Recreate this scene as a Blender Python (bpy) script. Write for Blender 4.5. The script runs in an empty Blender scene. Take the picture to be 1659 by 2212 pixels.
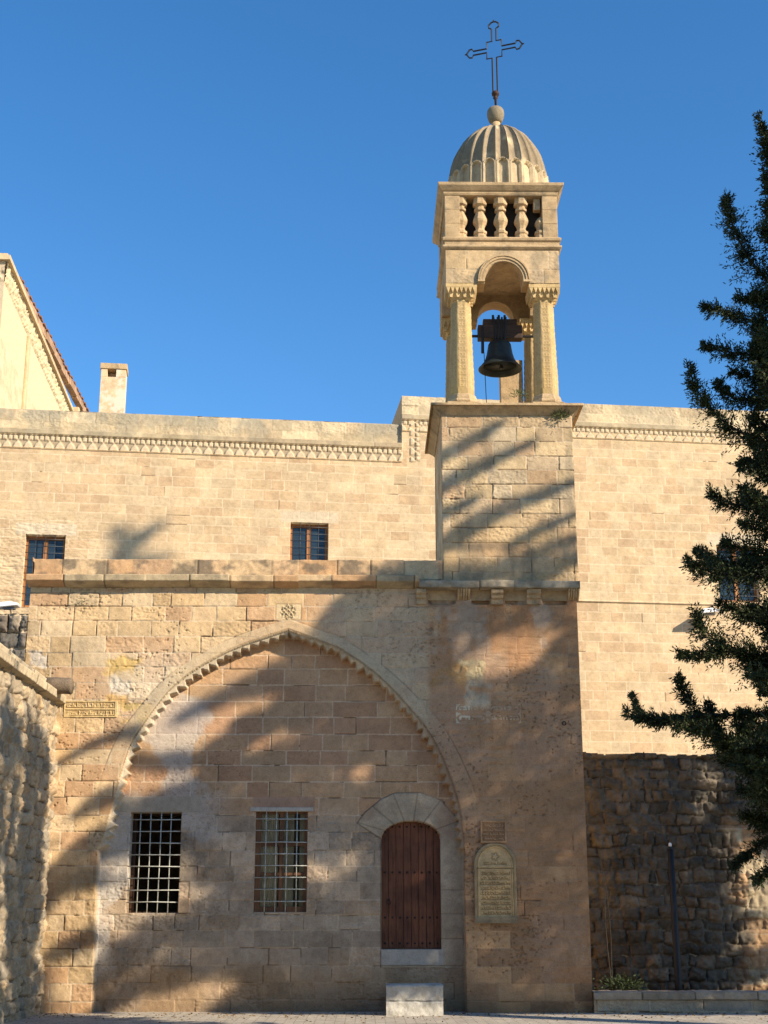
import bpy, math, random
import numpy as np
from mathutils import Vector, Matrix
random.seed(7)
SC = bpy.context.scene
COL = SC.collection
R = math.radians

# ------------------------------------------------------------------ camera
PITCH, YAW, FPX = R(16.4), R(0.73), 3000.0
CAM = Vector((0, -25, 1.5))
FW = Vector((math.sin(YAW)*math.cos(PITCH), math.cos(YAW)*math.cos(PITCH), math.sin(PITCH)))
RT = Vector((math.cos(YAW), -math.sin(YAW), 0))
UP = RT.cross(FW)
cam = bpy.data.objects.new('camera', bpy.data.cameras.new('camera')); COL.objects.link(cam)
cam.data.sensor_fit = 'VERTICAL'; cam.data.sensor_height = 24; cam.data.lens = 24*FPX/2212
cam.data.clip_end = 3000
m = Matrix((RT, UP, -FW)).transposed().to_4x4(); m.translation = CAM
cam.matrix_world = m
SC.camera = cam

def ray(x, y):
    return FW*FPX + RT*(x-829.5) + UP*(1106-y)
def P(x, y, Y=0.0):                       # measured point on the plane at depth Y
    d = ray(x, y); t = (Y-CAM.y)/d.y
    return CAM + d*t
def PX(x, y, Xp):                         # on a plane of constant X
    d = ray(x, y); t = (Xp-CAM.x)/d.x
    return CAM + d*t
def Zy(y, Y=0.0, x=829.5): return P(x, y, Y).z
def Xx(x, y, Y=0.0): return P(x, y, Y).x

# ------------------------------------------------------------------ light
SUN_AZ, SUN_EL = R(56), R(27)
S = Vector((math.sin(SUN_AZ)*math.cos(SUN_EL), -math.cos(SUN_AZ)*math.cos(SUN_EL), math.sin(SUN_EL)))
sun = bpy.data.objects.new('sun', bpy.data.lights.new('sun', 'SUN')); COL.objects.link(sun)
sun.data.energy = 5.0; sun.data.angle = R(0.53); sun.data.color = (1.0, 0.86, 0.68)
sun.rotation_euler = (-S).to_track_quat('-Z', 'Y').to_euler()
w = bpy.data.worlds.new('World'); SC.world = w; w.use_nodes = True
nt = w.node_tree; bg = nt.nodes['Background']
sky = nt.nodes.new('ShaderNodeTexSky'); sky.sky_type = 'NISHITA'; sky.sun_disc = False
sky.sun_elevation = SUN_EL; sky.sun_rotation = math.atan2(S.x, S.y)
sky.altitude = 900; sky.air_density = 1.0; sky.dust_density = 0.2; sky.ozone_density = 2.0
hs = nt.nodes.new('ShaderNodeHueSaturation'); hs.inputs['Saturation'].default_value = 1.30; hs.inputs['Hue'].default_value = 0.501
nt.links.new(sky.outputs[0], hs.inputs['Color']); nt.links.new(hs.outputs[0], bg.inputs[0]); bg.inputs[1].default_value = 0.132
SC.view_settings.view_transform = 'Standard'; SC.view_settings.look = 'None'
SC.view_settings.exposure = 0.78; SC.view_settings.gamma = 1
try:
    SC.cycles.max_bounces = 6; SC.cycles.diffuse_bounces = 3; SC.cycles.transparent_max_bounces = 8
except Exception: pass

# ------------------------------------------------------------------ noise
def _h(ix, iy, seed):
    n = (ix.astype(np.int64)*374761393 + iy.astype(np.int64)*668265263 + seed*69069 + 12345) & 0xffffffff
    n = ((n ^ (n >> 13))*1274126177) & 0xffffffff
    n = ((n ^ (n >> 16))*2246822519) & 0xffffffff
    return ((n ^ (n >> 15)) & 0xffffff)/float(0xffffff)
def vn(x, y, seed=0):
    x0 = np.floor(x); y0 = np.floor(y); fx = x-x0; fy = y-y0
    fx = fx*fx*(3-2*fx); fy = fy*fy*(3-2*fy)
    a = _h(x0, y0, seed); b = _h(x0+1, y0, seed); c = _h(x0, y0+1, seed); d = _h(x0+1, y0+1, seed)
    return (a*(1-fx)+b*fx)*(1-fy)+(c*(1-fx)+d*fx)*fy
def fbm(x, y, s=1.0, octv=4, seed=0):
    v = 0; a = .5; t = 0
    for k in range(octv):
        v = v + a*vn(x*s+k*17.3, y*s+k*9.1, seed+k); t += a; a *= .5; s *= 2.07
    return v/t
def ss(a, b, x):
    t = np.clip((x-a)/(b-a), 0, 1); return t*t*(3-2*t)
def mixc(c, d, m): return c*(1-m[..., None])+d*m[..., None]
def A(*c): return np.array(c, float)

# ------------------------------------------------------------------ mesh builders
def link(name, me, mat, parent=None, smooth=False):
    o = bpy.data.objects.new(name, me); COL.objects.link(o)
    if mat: me.materials.append(mat)
    if parent: o.parent = parent; 
    if smooth:
        me.polygons.foreach_set('use_smooth', [True]*len(me.polygons))
    return o
def np_mesh(name, V, F, C=None):
    me = bpy.data.meshes.new(name)
    V = np.asarray(V, np.float32); F = np.asarray(F, np.int32); k = F.shape[1]
    me.vertices.add(len(V)); me.vertices.foreach_set('co', V.ravel())
    me.loops.add(F.size); me.loops.foreach_set('vertex_index', F.ravel())
    me.polygons.add(len(F)); me.polygons.foreach_set('loop_start', np.arange(0, F.size, k, dtype=np.int32))
    me.polygons.foreach_set('loop_total', np.full(len(F), k, np.int32))
    if C is not None:
        ca = me.color_attributes.new('Col', 'FLOAT_COLOR', 'POINT')
        cc = np.ones((len(V), 4), np.float32); cc[:, :3] = np.clip(C, 0.004, .95); ca.data.foreach_set('color', cc.ravel())
    me.update(calc_edges=True)
    return me
class GR:                                  # collects grids into one mesh
    def __init__(s): s.V = []; s.F = []; s.C = []; s.n = 0
    def add(s, XYZ, C, keep=None, wrapu=False):
        nv, nu = XYZ.shape[:2]
        idx = np.arange(nv*nu).reshape(nv, nu)
        if wrapu: idx = np.concatenate([idx, idx[:, :1]], 1)
        q = np.stack([idx[:-1, :-1], idx[:-1, 1:], idx[1:, 1:], idx[1:, :-1]], -1).reshape(-1, 4)
        V = XYZ.reshape(-1, 3); C = np.broadcast_to(C, XYZ.shape).reshape(-1, 3)
        if keep is not None:
            k = keep.ravel(); q = q[k[q].all(1)]
            used = np.unique(q); mp = np.full(len(V), -1); mp[used] = np.arange(len(used))
            q = mp[q]; V = V[used]; C = C[used]
        s.V.append(V); s.C.append(C); s.F.append(q+s.n); s.n += len(V)
    def build(s, name, mat, parent=None, smooth=True):
        me = np_mesh(name, np.concatenate(s.V), np.concatenate(s.F), np.concatenate(s.C))
        return link(name, me, mat, parent, smooth)
class MB:                                  # collects simple solids
    def __init__(s): s.v = []; s.f = []
    def raw(s, vs, fs):
        n = len(s.v); s.v += [tuple(v) for v in vs]; s.f += [tuple(i+n for i in f) for f in fs]; return s
    def box(s, x0, x1, y0, y1, z0, z1, rot=0, c=None):
        vs = [(x, y, z) for z in (z0, z1) for y in (y0, y1) for x in (x0, x1)]
        if rot:
            c = c or ((x0+x1)/2, (y0+y1)/2); ca, sa = math.cos(rot), math.sin(rot)
            vs = [(c[0]+(x-c[0])*ca-(y-c[1])*sa, c[1]+(x-c[0])*sa+(y-c[1])*ca, z) for x, y, z in vs]
        return s.raw(vs, [(0, 2, 3, 1), (4, 5, 7, 6), (0, 1, 5, 4), (2, 6, 7, 3), (0, 4, 6, 2), (1, 3, 7, 5)])
    def prism(s, pts, y0, y1, axis='y'):   # outline in (x,z) pushed from y0 to y1 ; axis x: outline in (y,z)
        n = len(pts)
        if axis == 'y': vs = [(a, y0, b) for a, b in pts]+[(a, y1, b) for a, b in pts]
        elif axis == 'x': vs = [(y0, a, b) for a, b in pts]+[(y1, a, b) for a, b in pts]
        else: vs = [(a, b, y0) for a, b in pts]+[(a, b, y1) for a, b in pts]
        fs = [tuple(range(n)), tuple(range(2*n-1, n-1, -1))]
        fs += [(i, i+n, (i+1) % n+n, (i+1) % n) for i in range(n)]
        return s.raw(vs, fs)
    def tube(s, pts, rad, seg=8, cap=True):
        pts = [Vector(p) for p in pts]; n = len(pts)
        if not hasattr(rad, '__len__'): rad = [rad]*n
        rings = []; pu = None
        for i, p in enumerate(pts):
            t = (pts[min(i+1, n-1)]-pts[max(i-1, 0)]).normalized()
            if pu is None: pu = t.orthogonal().normalized()
            u = (pu-t*pu.dot(t)).normalized(); pu = u; v = t.cross(u)
            rings.append([p+(u*math.cos(2*math.pi*k/seg)+v*math.sin(2*math.pi*k/seg))*rad[i] for k in range(seg)])
        fs = []
        for i in range(n-1):
            for k in range(seg):
                k2 = (k+1) % seg
                fs.append((i*seg+k, i*seg+k2, (i+1)*seg+k2, (i+1)*seg+k))
        if cap: fs += [tuple(range(seg-1, -1, -1)), tuple((n-1)*seg+k for k in range(seg))]
        return s.raw([q for r in rings for q in r], fs)
    def lathe(s, prof, c=(0, 0), seg=24, ph=0.0):
        vs = []; fs = []; n = len(prof)
        for r, z in prof:
            for k in range(seg):
                a = 2*math.pi*(k+ph)/seg; vs.append((c[0]+r*math.cos(a), c[1]+r*math.sin(a), z))
        for i in range(n-1):
            for k in range(seg):
                k2 = (k+1) % seg; fs.append((i*seg+k, i*seg+k2, (i+1)*seg+k2, (i+1)*seg+k))
        if prof[0][0] > 1e-4: fs.append(tuple(range(seg-1, -1, -1)))
        if prof[-1][0] > 1e-4: fs.append(tuple((n-1)*seg+k for k in range(seg)))
        return s.raw(vs, fs)
    def build(s, name, mat, parent=None, smooth=False, bevel=0, sub=0, rough=0):
        me = bpy.data.meshes.new(name); me.from_pydata(s.v, [], s.f); me.update()
        o = link(name, me, mat, parent, smooth)
        if bevel:
            b = o.modifiers.new('bevel', 'BEVEL'); b.width = bevel; b.segments = 2; b.limit_method = 'ANGLE'; b.angle_limit = R(40)
        return o
def tag(o, label=None, cat=None, group=None, kind=None):
    if label: o['label'] = label
    if cat: o['category'] = cat
    if group: o['group'] = group
    if kind: o['kind'] = kind
    return o
def thing(name, label, cat, loc=(0, 0, 0), group=None):
    o = bpy.data.objects.new(name, None); COL.objects.link(o); o.empty_display_size = .2
    return tag(o, label, cat, group)

# ------------------------------------------------------------------ materials
def newmat(name):
    mt = bpy.data.materials.new(name); mt.use_nodes = True
    return mt, mt.node_tree, mt.node_tree.nodes['Principled BSDF']
def noise(nt, vec, scale, detail=5, rough=.6):
    n = nt.nodes.new('ShaderNodeTexNoise'); n.inputs['Scale'].default_value = scale
    n.inputs['Detail'].default_value = detail; n.inputs['Roughness'].default_value = rough
    nt.links.new(vec, n.inputs['Vector']); return n.outputs['Fac']
def ramp(nt, fac, stops):
    r = nt.nodes.new('ShaderNodeValToRGB'); e = r.color_ramp.elements
    while len(e) < len(stops): e.new(.5)
    for i, (p, c) in enumerate(stops): e[i].position = p; e[i].color = (*c, 1)
    nt.links.new(fac, r.inputs[0]); return r.outputs[0]
def mul(nt, a, b, fac=1.0, mode='MULTIPLY'):
    x = nt.nodes.new('ShaderNodeMix'); x.data_type = 'RGBA'; x.blend_type = mode
    x.inputs['Factor'].default_value = fac
    nt.links.new(a, x.inputs['A']); nt.links.new(b, x.inputs['B']); return x.outputs['Result']
def stone(name, base=None, attr=True, bump=.35, dist=.012, fine=55, stain=None, stainlo=.5, stainhi=.68, rough=.93):
    mt, nt, b = newmat(name)
    tc = nt.nodes.new('ShaderNodeTexCoord').outputs['Object']
    if attr:
        at = nt.nodes.new('ShaderNodeAttribute'); at.attribute_name = 'Col'; col = at.outputs['Color']
    else:
        col = ramp(nt, noise(nt, tc, 3.0), [(.3, tuple(c*.78 for c in base)), (.5, base), (.72, tuple(min(1, c*1.18) for c in base))])
    sp = ramp(nt, noise(nt, tc, fine, 4, .7), [(.28, (.72, .70, .68)), (.5, (1, 1, 1)), (.75, (1.12, 1.12, 1.12))])
    col = mul(nt, col, sp)
    md = ramp(nt, noise(nt, tc, 9, 5, .65), [(.3, (.84, .82, .8)), (.55, (1.03, 1.03, 1.03))])
    col = mul(nt, col, md)
    if stain:
        mx = nt.nodes.new('ShaderNodeMix'); mx.data_type = 'RGBA'
        f = ramp(nt, noise(nt, tc, 2.6, 7, .72), [(stainlo, (0, 0, 0)), (stainhi, (1, 1, 1))])
        nt.links.new(f, mx.inputs['Factor']); nt.links.new(col, mx.inputs['A']); mx.inputs['B'].default_value = (*stain, 1)
        col = mx.outputs['Result']
    nt.links.new(col, b.inputs['Base Color'])
    b.inputs['Roughness'].default_value = rough; b.inputs['Specular IOR Level'].default_value = .2
    n1 = noise(nt, tc, 38, 8, .68); bp = nt.nodes.new('ShaderNodeBump')
    bp.inputs['Strength'].default_value = bump; bp.inputs['Distance'].default_value = dist
    nt.links.new(n1, bp.inputs['Height']); nt.links.new(bp.outputs[0], b.inputs['Normal'])
    return mt
def plain(name, c, rough=.6, metal=0, var=.25, scale=20, bump=.1, spec=.4):
    mt, nt, b = newmat(name)
    tc = nt.nodes.new('ShaderNodeTexCoord').outputs['Object']
    col = ramp(nt, noise(nt, tc, scale), [(.3, tuple(x*(1-var) for x in c)), (.7, tuple(min(1, x*(1+var)) for x in c))])
    nt.links.new(col, b.inputs['Base Color']); b.inputs['Roughness'].default_value = rough
    b.inputs['Metallic'].default_value = metal; b.inputs['Specular IOR Level'].default_value = spec
    bp = nt.nodes.new('ShaderNodeBump'); bp.inputs['Strength'].default_value = bump; bp.inputs['Distance'].default_value = .01
    nt.links.new(noise(nt, tc, scale*2.5), bp.inputs['Height']); nt.links.new(bp.outputs[0], b.inputs['Normal'])
    return mt
def wood(name, c, sx=(40, 40, 2.5)):
    mt, nt, b = newmat(name)
    tc = nt.nodes.new('ShaderNodeTexCoord').outputs['Object']
    mp = nt.nodes.new('ShaderNodeMapping'); mp.inputs['Scale'].default_value = sx; nt.links.new(tc, mp.inputs[0])
    f = noise(nt, mp.outputs[0], 1.0, 6, .65)
    big = ramp(nt, noise(nt, tc, 2.2, 4), [(.35, (.62, .6, .58)), (.65, (1.2, 1.2, 1.2))])
    col = mul(nt, ramp(nt, f, [(.3, tuple(x*.5 for x in c)), (.5, c), (.72, tuple(x*1.35 for x in c))]), big)
    nt.links.new(col, b.inputs['Base Color']); b.inputs['Roughness'].default_value = .62; b.inputs['Specular IOR Level'].default_value = .3
    bp = nt.nodes.new('ShaderNodeBump'); bp.inputs['Strength'].default_value = .4; bp.inputs['Distance'].default_value = .006
    nt.links.new(f, bp.inputs['Height']); nt.links.new(bp.outputs[0], b.inputs['Normal'])
    return mt
def glass(name, tint=(.02, .035, .05), rough=.04):
    mt, nt, b = newmat(name)
    b.inputs['Base Color'].default_value = (*tint, 1); b.inputs['Roughness'].default_value = rough
    b.inputs['Specular IOR Level'].default_value = .45
    tc = nt.nodes.new('ShaderNodeTexCoord').outputs['Object']
    bp = nt.nodes.new('ShaderNodeBump'); bp.inputs['Strength'].default_value = .05; bp.inputs['Distance'].default_value = .02
    nt.links.new(noise(nt, tc, 3), bp.inputs['Height']); nt.links.new(bp.outputs[0], b.inputs['Normal'])
    return mt
def clearglass(name):
    mt, nt, b = newmat(name)
    tr = nt.nodes.new('ShaderNodeBsdfTransparent'); gl = nt.nodes.new('ShaderNodeBsdfGlossy'); gl.inputs['Roughness'].default_value = .03
    fr = nt.nodes.new('ShaderNodeFresnel'); mx = nt.nodes.new('ShaderNodeMixShader'); tr.inputs[0].default_value = (.9, .88, .84, 1)
    nt.links.new(fr.outputs[0], mx.inputs[0]); nt.links.new(tr.outputs[0], mx.inputs[1]); nt.links.new(gl.outputs[0], mx.inputs[2])
    nt.links.new(mx.outputs[0], nt.nodes['Material Output'].inputs[0]); return mt
def leafmat(name, c1, c2):
    mt, nt, b = newmat(name)
    tc = nt.nodes.new('ShaderNodeTexCoord').outputs['Object']
    gi = nt.nodes.new('ShaderNodeNewGeometry').outputs['Random Per Island']
    col = mul(nt, ramp(nt, noise(nt, tc, 1.6, 3), [(.35, c1), (.65, c2)]), ramp(nt, gi, [(0, (.6, .6, .6)), (1, (1.4, 1.35, 1.2))]))
    nt.links.new(col, b.inputs['Base Color']); b.inputs['Roughness'].default_value = .7; b.inputs['Specular IOR Level'].default_value = .25
    return mt
M = dict(
    wall=stone('ashlar_stone'),
    rub=stone('rubble_stone', bump=.7, dist=.03, fine=30),
    trim=stone('tower_stone', (.47, .335, .185), attr=False, bump=.6, dist=.02, stain=(.16, .13, .09), stainlo=.52, stainhi=.72),
    col=stone('carved_stone', (.56, .40, .19), attr=False, bump=.3),
    cornice=stone('cornice_stone', attr=True, stain=(.15, .12, .085), stainlo=.55, stainhi=.72),
    dome=stone('dome_stone', attr=True, bump=.5, dist=.02),
    yel=stone('building_stone', (.53, .40, .235), attr=False, bump=.2),
    pave=stone('paving_stone', (.47, .42, .34), attr=False, bump=.4),
    soil=stone('soil', (.12, .09, .06), attr=False, bump=.9, dist=.05, fine=20),
    white=stone('step_stone', (.47, .45, .40), attr=False, bump=.5, dist=.02, stain=(.2, .18, .15), stainlo=.56, stainhi=.7),
    iron=plain('dark_iron', (.012, .012, .013), .6, .0),
    rust=plain('rusted_iron', (.05, .025, .018), .8, .2),
    grille=plain('painted_grille', (.42, .42, .36), .55, 0, .3, 12),
    bars=plain('window_bars', (.06, .06, .06), .5, .5),
    bronze=plain('bell_bronze', (.028, .038, .036), .5, .5, .5, 6),
    door=wood('door_wood', (.15, .056, .026)),
    oak=wood('window_wood', (.30, .13, .045)), dkoak2=wood('brown_window_wood', (.17, .08, .035)), dkoak=wood('dark_window_wood', (.06, .03, .015)),
    beam=wood('beam_wood', (.055, .032, .02), (4, 4, 25)),
    eave=wood('eave_wood', (.40, .25, .14)),
    tile=plain('roof_tile', (.20, .09, .05), .9),
    glass=glass('window_glass'), clear=clearglass('clear_glass'),
    dark=plain('room_dark', (.02, .018, .016), .9), pale_panel=plain('cream_panel', (.85, .72, .50), .9, 0, .3, 4, .3),
    lampw=plain('white_lamp_metal', (.75, .75, .75), .4, 0, .1), lens=glass('lamp_glass', (.1, .1, .1), .1),
    bark=plain('bark', (.028, .021, .016), .95, 0, .4, 12, .8),
    needles=leafmat('cypress_needles', (.016, .026, .009), (.042, .056, .018)),
    shade=leafmat('pine_needles', (.018, .032, .011), (.035, .055, .02)),
    weed=leafmat('weed_leaves', (.06, .09, .03), (.12, .13, .05)),
)

# ------------------------------------------------------------------ masonry
def courses(z0, z1, h, seed, jit=.12):
    r = random.Random(seed); e = [z0-.3*h]
    while e[-1] < z1+h: e.append(e[-1]+h*(1+r.uniform(-jit, jit)))
    return np.array(e)
def ashlar(U, V, edges, mean, seed, pal, jd=.013, jw=.008, proud=.006, warp=.007, mortar=(.5, .4, .27), open_=.3,
           openc=(.13, .09, .055), tint=.14, grain=.003, rnd=.018, bulge=0.0, vary=.35, wl=5.0):
    pal = np.array(pal, float)
    Uw = U+warp*2*(fbm(U, V, wl, 3, seed+50)-.5); Vw = V+warp*2*(fbm(U, V, wl, 3, seed+51)-.5)
    ci = np.clip(np.searchsorted(edges, Vw)-1, 0, len(edges)-2)
    dv = np.minimum(Vw-edges[ci], edges[ci+1]-Vw); below = (Vw-edges[ci]) < (edges[ci+1]-Vw)
    du = np.zeros_like(U); kk = np.zeros(U.shape, np.int64)
    u0, u1 = U.min(), U.max()
    for c in range(len(edges)-1):
        mk = ci == c
        if not mk.any(): continue
        r = random.Random(seed*1000+c); ue = [u0-mean*r.uniform(.3, 1.3)]
        while ue[-1] < u1+mean: ue.append(ue[-1]+mean*r.uniform(1-vary, 1+vary*1.3))
        ue = np.array(ue); x = Uw[mk]; k = np.clip(np.searchsorted(ue, x)-1, 0, len(ue)-2)
        du[mk] = np.minimum(x-ue[k], ue[k+1]-x); kk[mk] = k
    h = lambda s: _h(ci+7*s, kk*3+s, seed+s)
    r1, r2, r3, r4 = h(1), h(2), h(3), h(4)
    i1 = np.minimum((r1*len(pal)).astype(int), len(pal)-1)
    C = pal[i1]*(1+(r2-.5)*2*tint)[..., None]
    C = C*(1+(fbm(U, V, 3.1, 5, seed+9)-.5)*.5)[..., None]
    d = np.minimum(du, dv)
    jn = jw*(.6+.9*vn(U*7, V*7, seed+3))
    mk = 1-ss(jn*.45, jn*1.2, d)
    # an open joint is ragged and dark with soil, a pointed joint is flush and pale
    jid = np.where(du < dv, _h(ci, kk, seed+21), _h(ci+below*0, kk, seed+22))
    op = (jid < open_)*ss(.35, .5, vn(U*3.5, V*3.5, seed+5))
    H = (r4-.5)*2*proud - mk*(jd*(.25+.9*op)) - (1-ss(0, rnd, d))*rnd*.25*(.4+op)
    if bulge: H = H + bulge*np.sqrt(np.clip(d/.09, 0, 1))*(.5+r3)
    H = H + (fbm(U, V, 14, 4, seed+30)-.5)*grain*2
    mc = mixc(np.broadcast_to(A(*mortar), C.shape), A(*openc), op)
    H = H + (fbm(U*1.0, V*1.5, 22, 3, seed+31)-.5)*grain*4.5*ss(.45, .75, r3)*(1-mk) + (fbm(U, V, 5.5, 2, seed+33)-.5)*grain*2.2
    C = C*(1-mk[..., None]*.92)+mc*(mk[..., None]*.92)
    return H, C, d, (ci, kk)
def pits(U, V, H, C, amt=.5, seed=5, size=16, depth=.009, where=None):
    amt = amt*.35; size = size*1.7
    n = fbm(U, V*1.6, size, 2, seed); g = fbm(U, V, 1.1, 3, seed+4)
    p = ss(.74, .84, n+(g-.5)*.55+(amt-.5)*.15)
    if where is not None: p = p*where
    return H-p*depth, C*(1-.18*p)[..., None]
def polyd(X, Z, pts, closed=True):
    """distance to a polyline, arc length there, inside flag (if closed)"""
    D = np.full(X.shape, 1e9); T = np.zeros(X.shape); ins = np.zeros(X.shape, bool); acc = 0
    n = len(pts)
    for i in range(n if closed else n-1):
        a = pts[i]; b = pts[(i+1) % n]; ex, ez = b[0]-a[0], b[1]-a[1]; L = math.hypot(ex, ez)
        if L < 1e-9: continue
        t = np.clip(((X-a[0])*ex+(Z-a[1])*ez)/(L*L), 0, 1)
        d = np.hypot(X-a[0]-t*ex, Z-a[1]-t*ez); k = d < D
        D[k] = d[k]; T[k] = (acc+t*L)[k]; acc += L
        if closed:
            c = (a[1] > Z) != (b[1] > Z)
            with np.errstate(divide='ignore', invalid='ignore'):
                xi = a[0]+(Z-a[1])*ex/(ez if ez else 1e-12)
            ins ^= c & (X < xi)
    return D, T, ins
def rbox(U, V, x0, x1, z0, z1, r):
    cx, cz = (x0+x1)/2, (z0+z1)/2; qx = np.abs(U-cx)-(x1-x0)/2+r; qz = np.abs(V-cz)-(z1-z0)/2+r
    return np.hypot(np.maximum(qx, 0), np.maximum(qz, 0))+np.minimum(np.maximum(qx, qz), 0)-r
def axis(a, b, step, keys=()):
    x = np.arange(a, b+step*.5, step); x[-1] = b; ks = []
    for k in keys:
        if a < k < b: ks += [k-.0015, k+.0015]
    if ks: x = x[np.min(np.abs(x[:, None]-np.array(ks)[None, :]), 1) > step*.35]
    return np.unique(np.concatenate([x, ks]))
def PL(pts, Y=0.0): return [(P(x, y, Y).x, P(x, y, Y).z) for x, y in pts]

def smoothpoly(p, n=2):
    for _ in range(n):
        q = [p[0]]
        for a, b in zip(p, p[1:]): q += [(.75*a[0]+.25*b[0], .75*a[1]+.25*b[1]), (.25*a[0]+.75*b[0], .25*a[1]+.75*b[1])]
        p = q+[p[-1]]
    return p

TAN, CREAM, PALE, RED, YEL, GREY, BRN = ((.48, .30, .155), (.56, .40, .225), (.51, .40, .28), (.42, .235, .12), (.52, .35, .11), (.36, .30, .22), (.34, .205, .11))
RD = .33                                      # how far the arch niche is set back
# ---- arch line measured on the facade plane
arch_l = [(212, 1830), (223, 1815), (236, 1763), (248, 1726), (268, 1651), (283, 1608), (306, 1572), (342, 1521), (372, 1486), (417, 1449), (487, 1409), (537, 1389), (622, 1361)]
arch_r = [(622, 1361), (728, 1399), (793, 1440), (845, 1487), (887, 1534), (924, 1578), (952, 1630), (973, 1685), (989, 1734), (997, 1775), (1003, 1832)]
AL = PL(arch_l); AR = PL(arch_r)
AL = smoothpoly(AL[:-1], 1)+[AL[-1]]; AR = [AR[0]]+smoothpoly(AR[1:], 1)
arch = AL+AR[1:]
niche = [(Xx(197, 2193), -.2)]+[(AL[0][0]-.01, AL[0][1])]+arch+[(Xx(1006, 2100), -.2)]
W1 = (Xx(277, 1863, RD), Xx(388, 1863, RD), Zy(1972, RD), Zy(1755, RD))
W2 = (Xx(550, 1863, RD), Xx(663, 1863, RD), Zy(1970, RD), Zy(1753, RD))
DX0, DX1, DZ0, DZS, DZT = Xx(824, 1950, RD), Xx(953, 1950, RD), Zy(2051, RD), Zy(1812, RD), Zy(1773, RD)
dc = (DX0+DX1)/2
door_arc = [(dc+(DX1-DX0)/2*math.cos(a), DZS+(DZT-DZS)*math.sin(a)) for a in np.linspace(0, math.pi, 15)]
door_poly = [(DX1, DZ0)]+door_arc+[(DX0, DZ0)]
dsur = PL([(953, 2090), (1001, 2090), (1001, 1790), (985, 1765), (952, 1729), (908, 1712), (853, 1713), (822, 1727), (788, 1755), (771, 1778), (823, 1812), (823, 2090)], RD)
X_L, X_R, Z_T = Xx(64, 1300), Xx(1262, 1700), Zy(1262, 0)
ros = P(622, 1322); ROS = (ros.x, ros.z)

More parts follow.
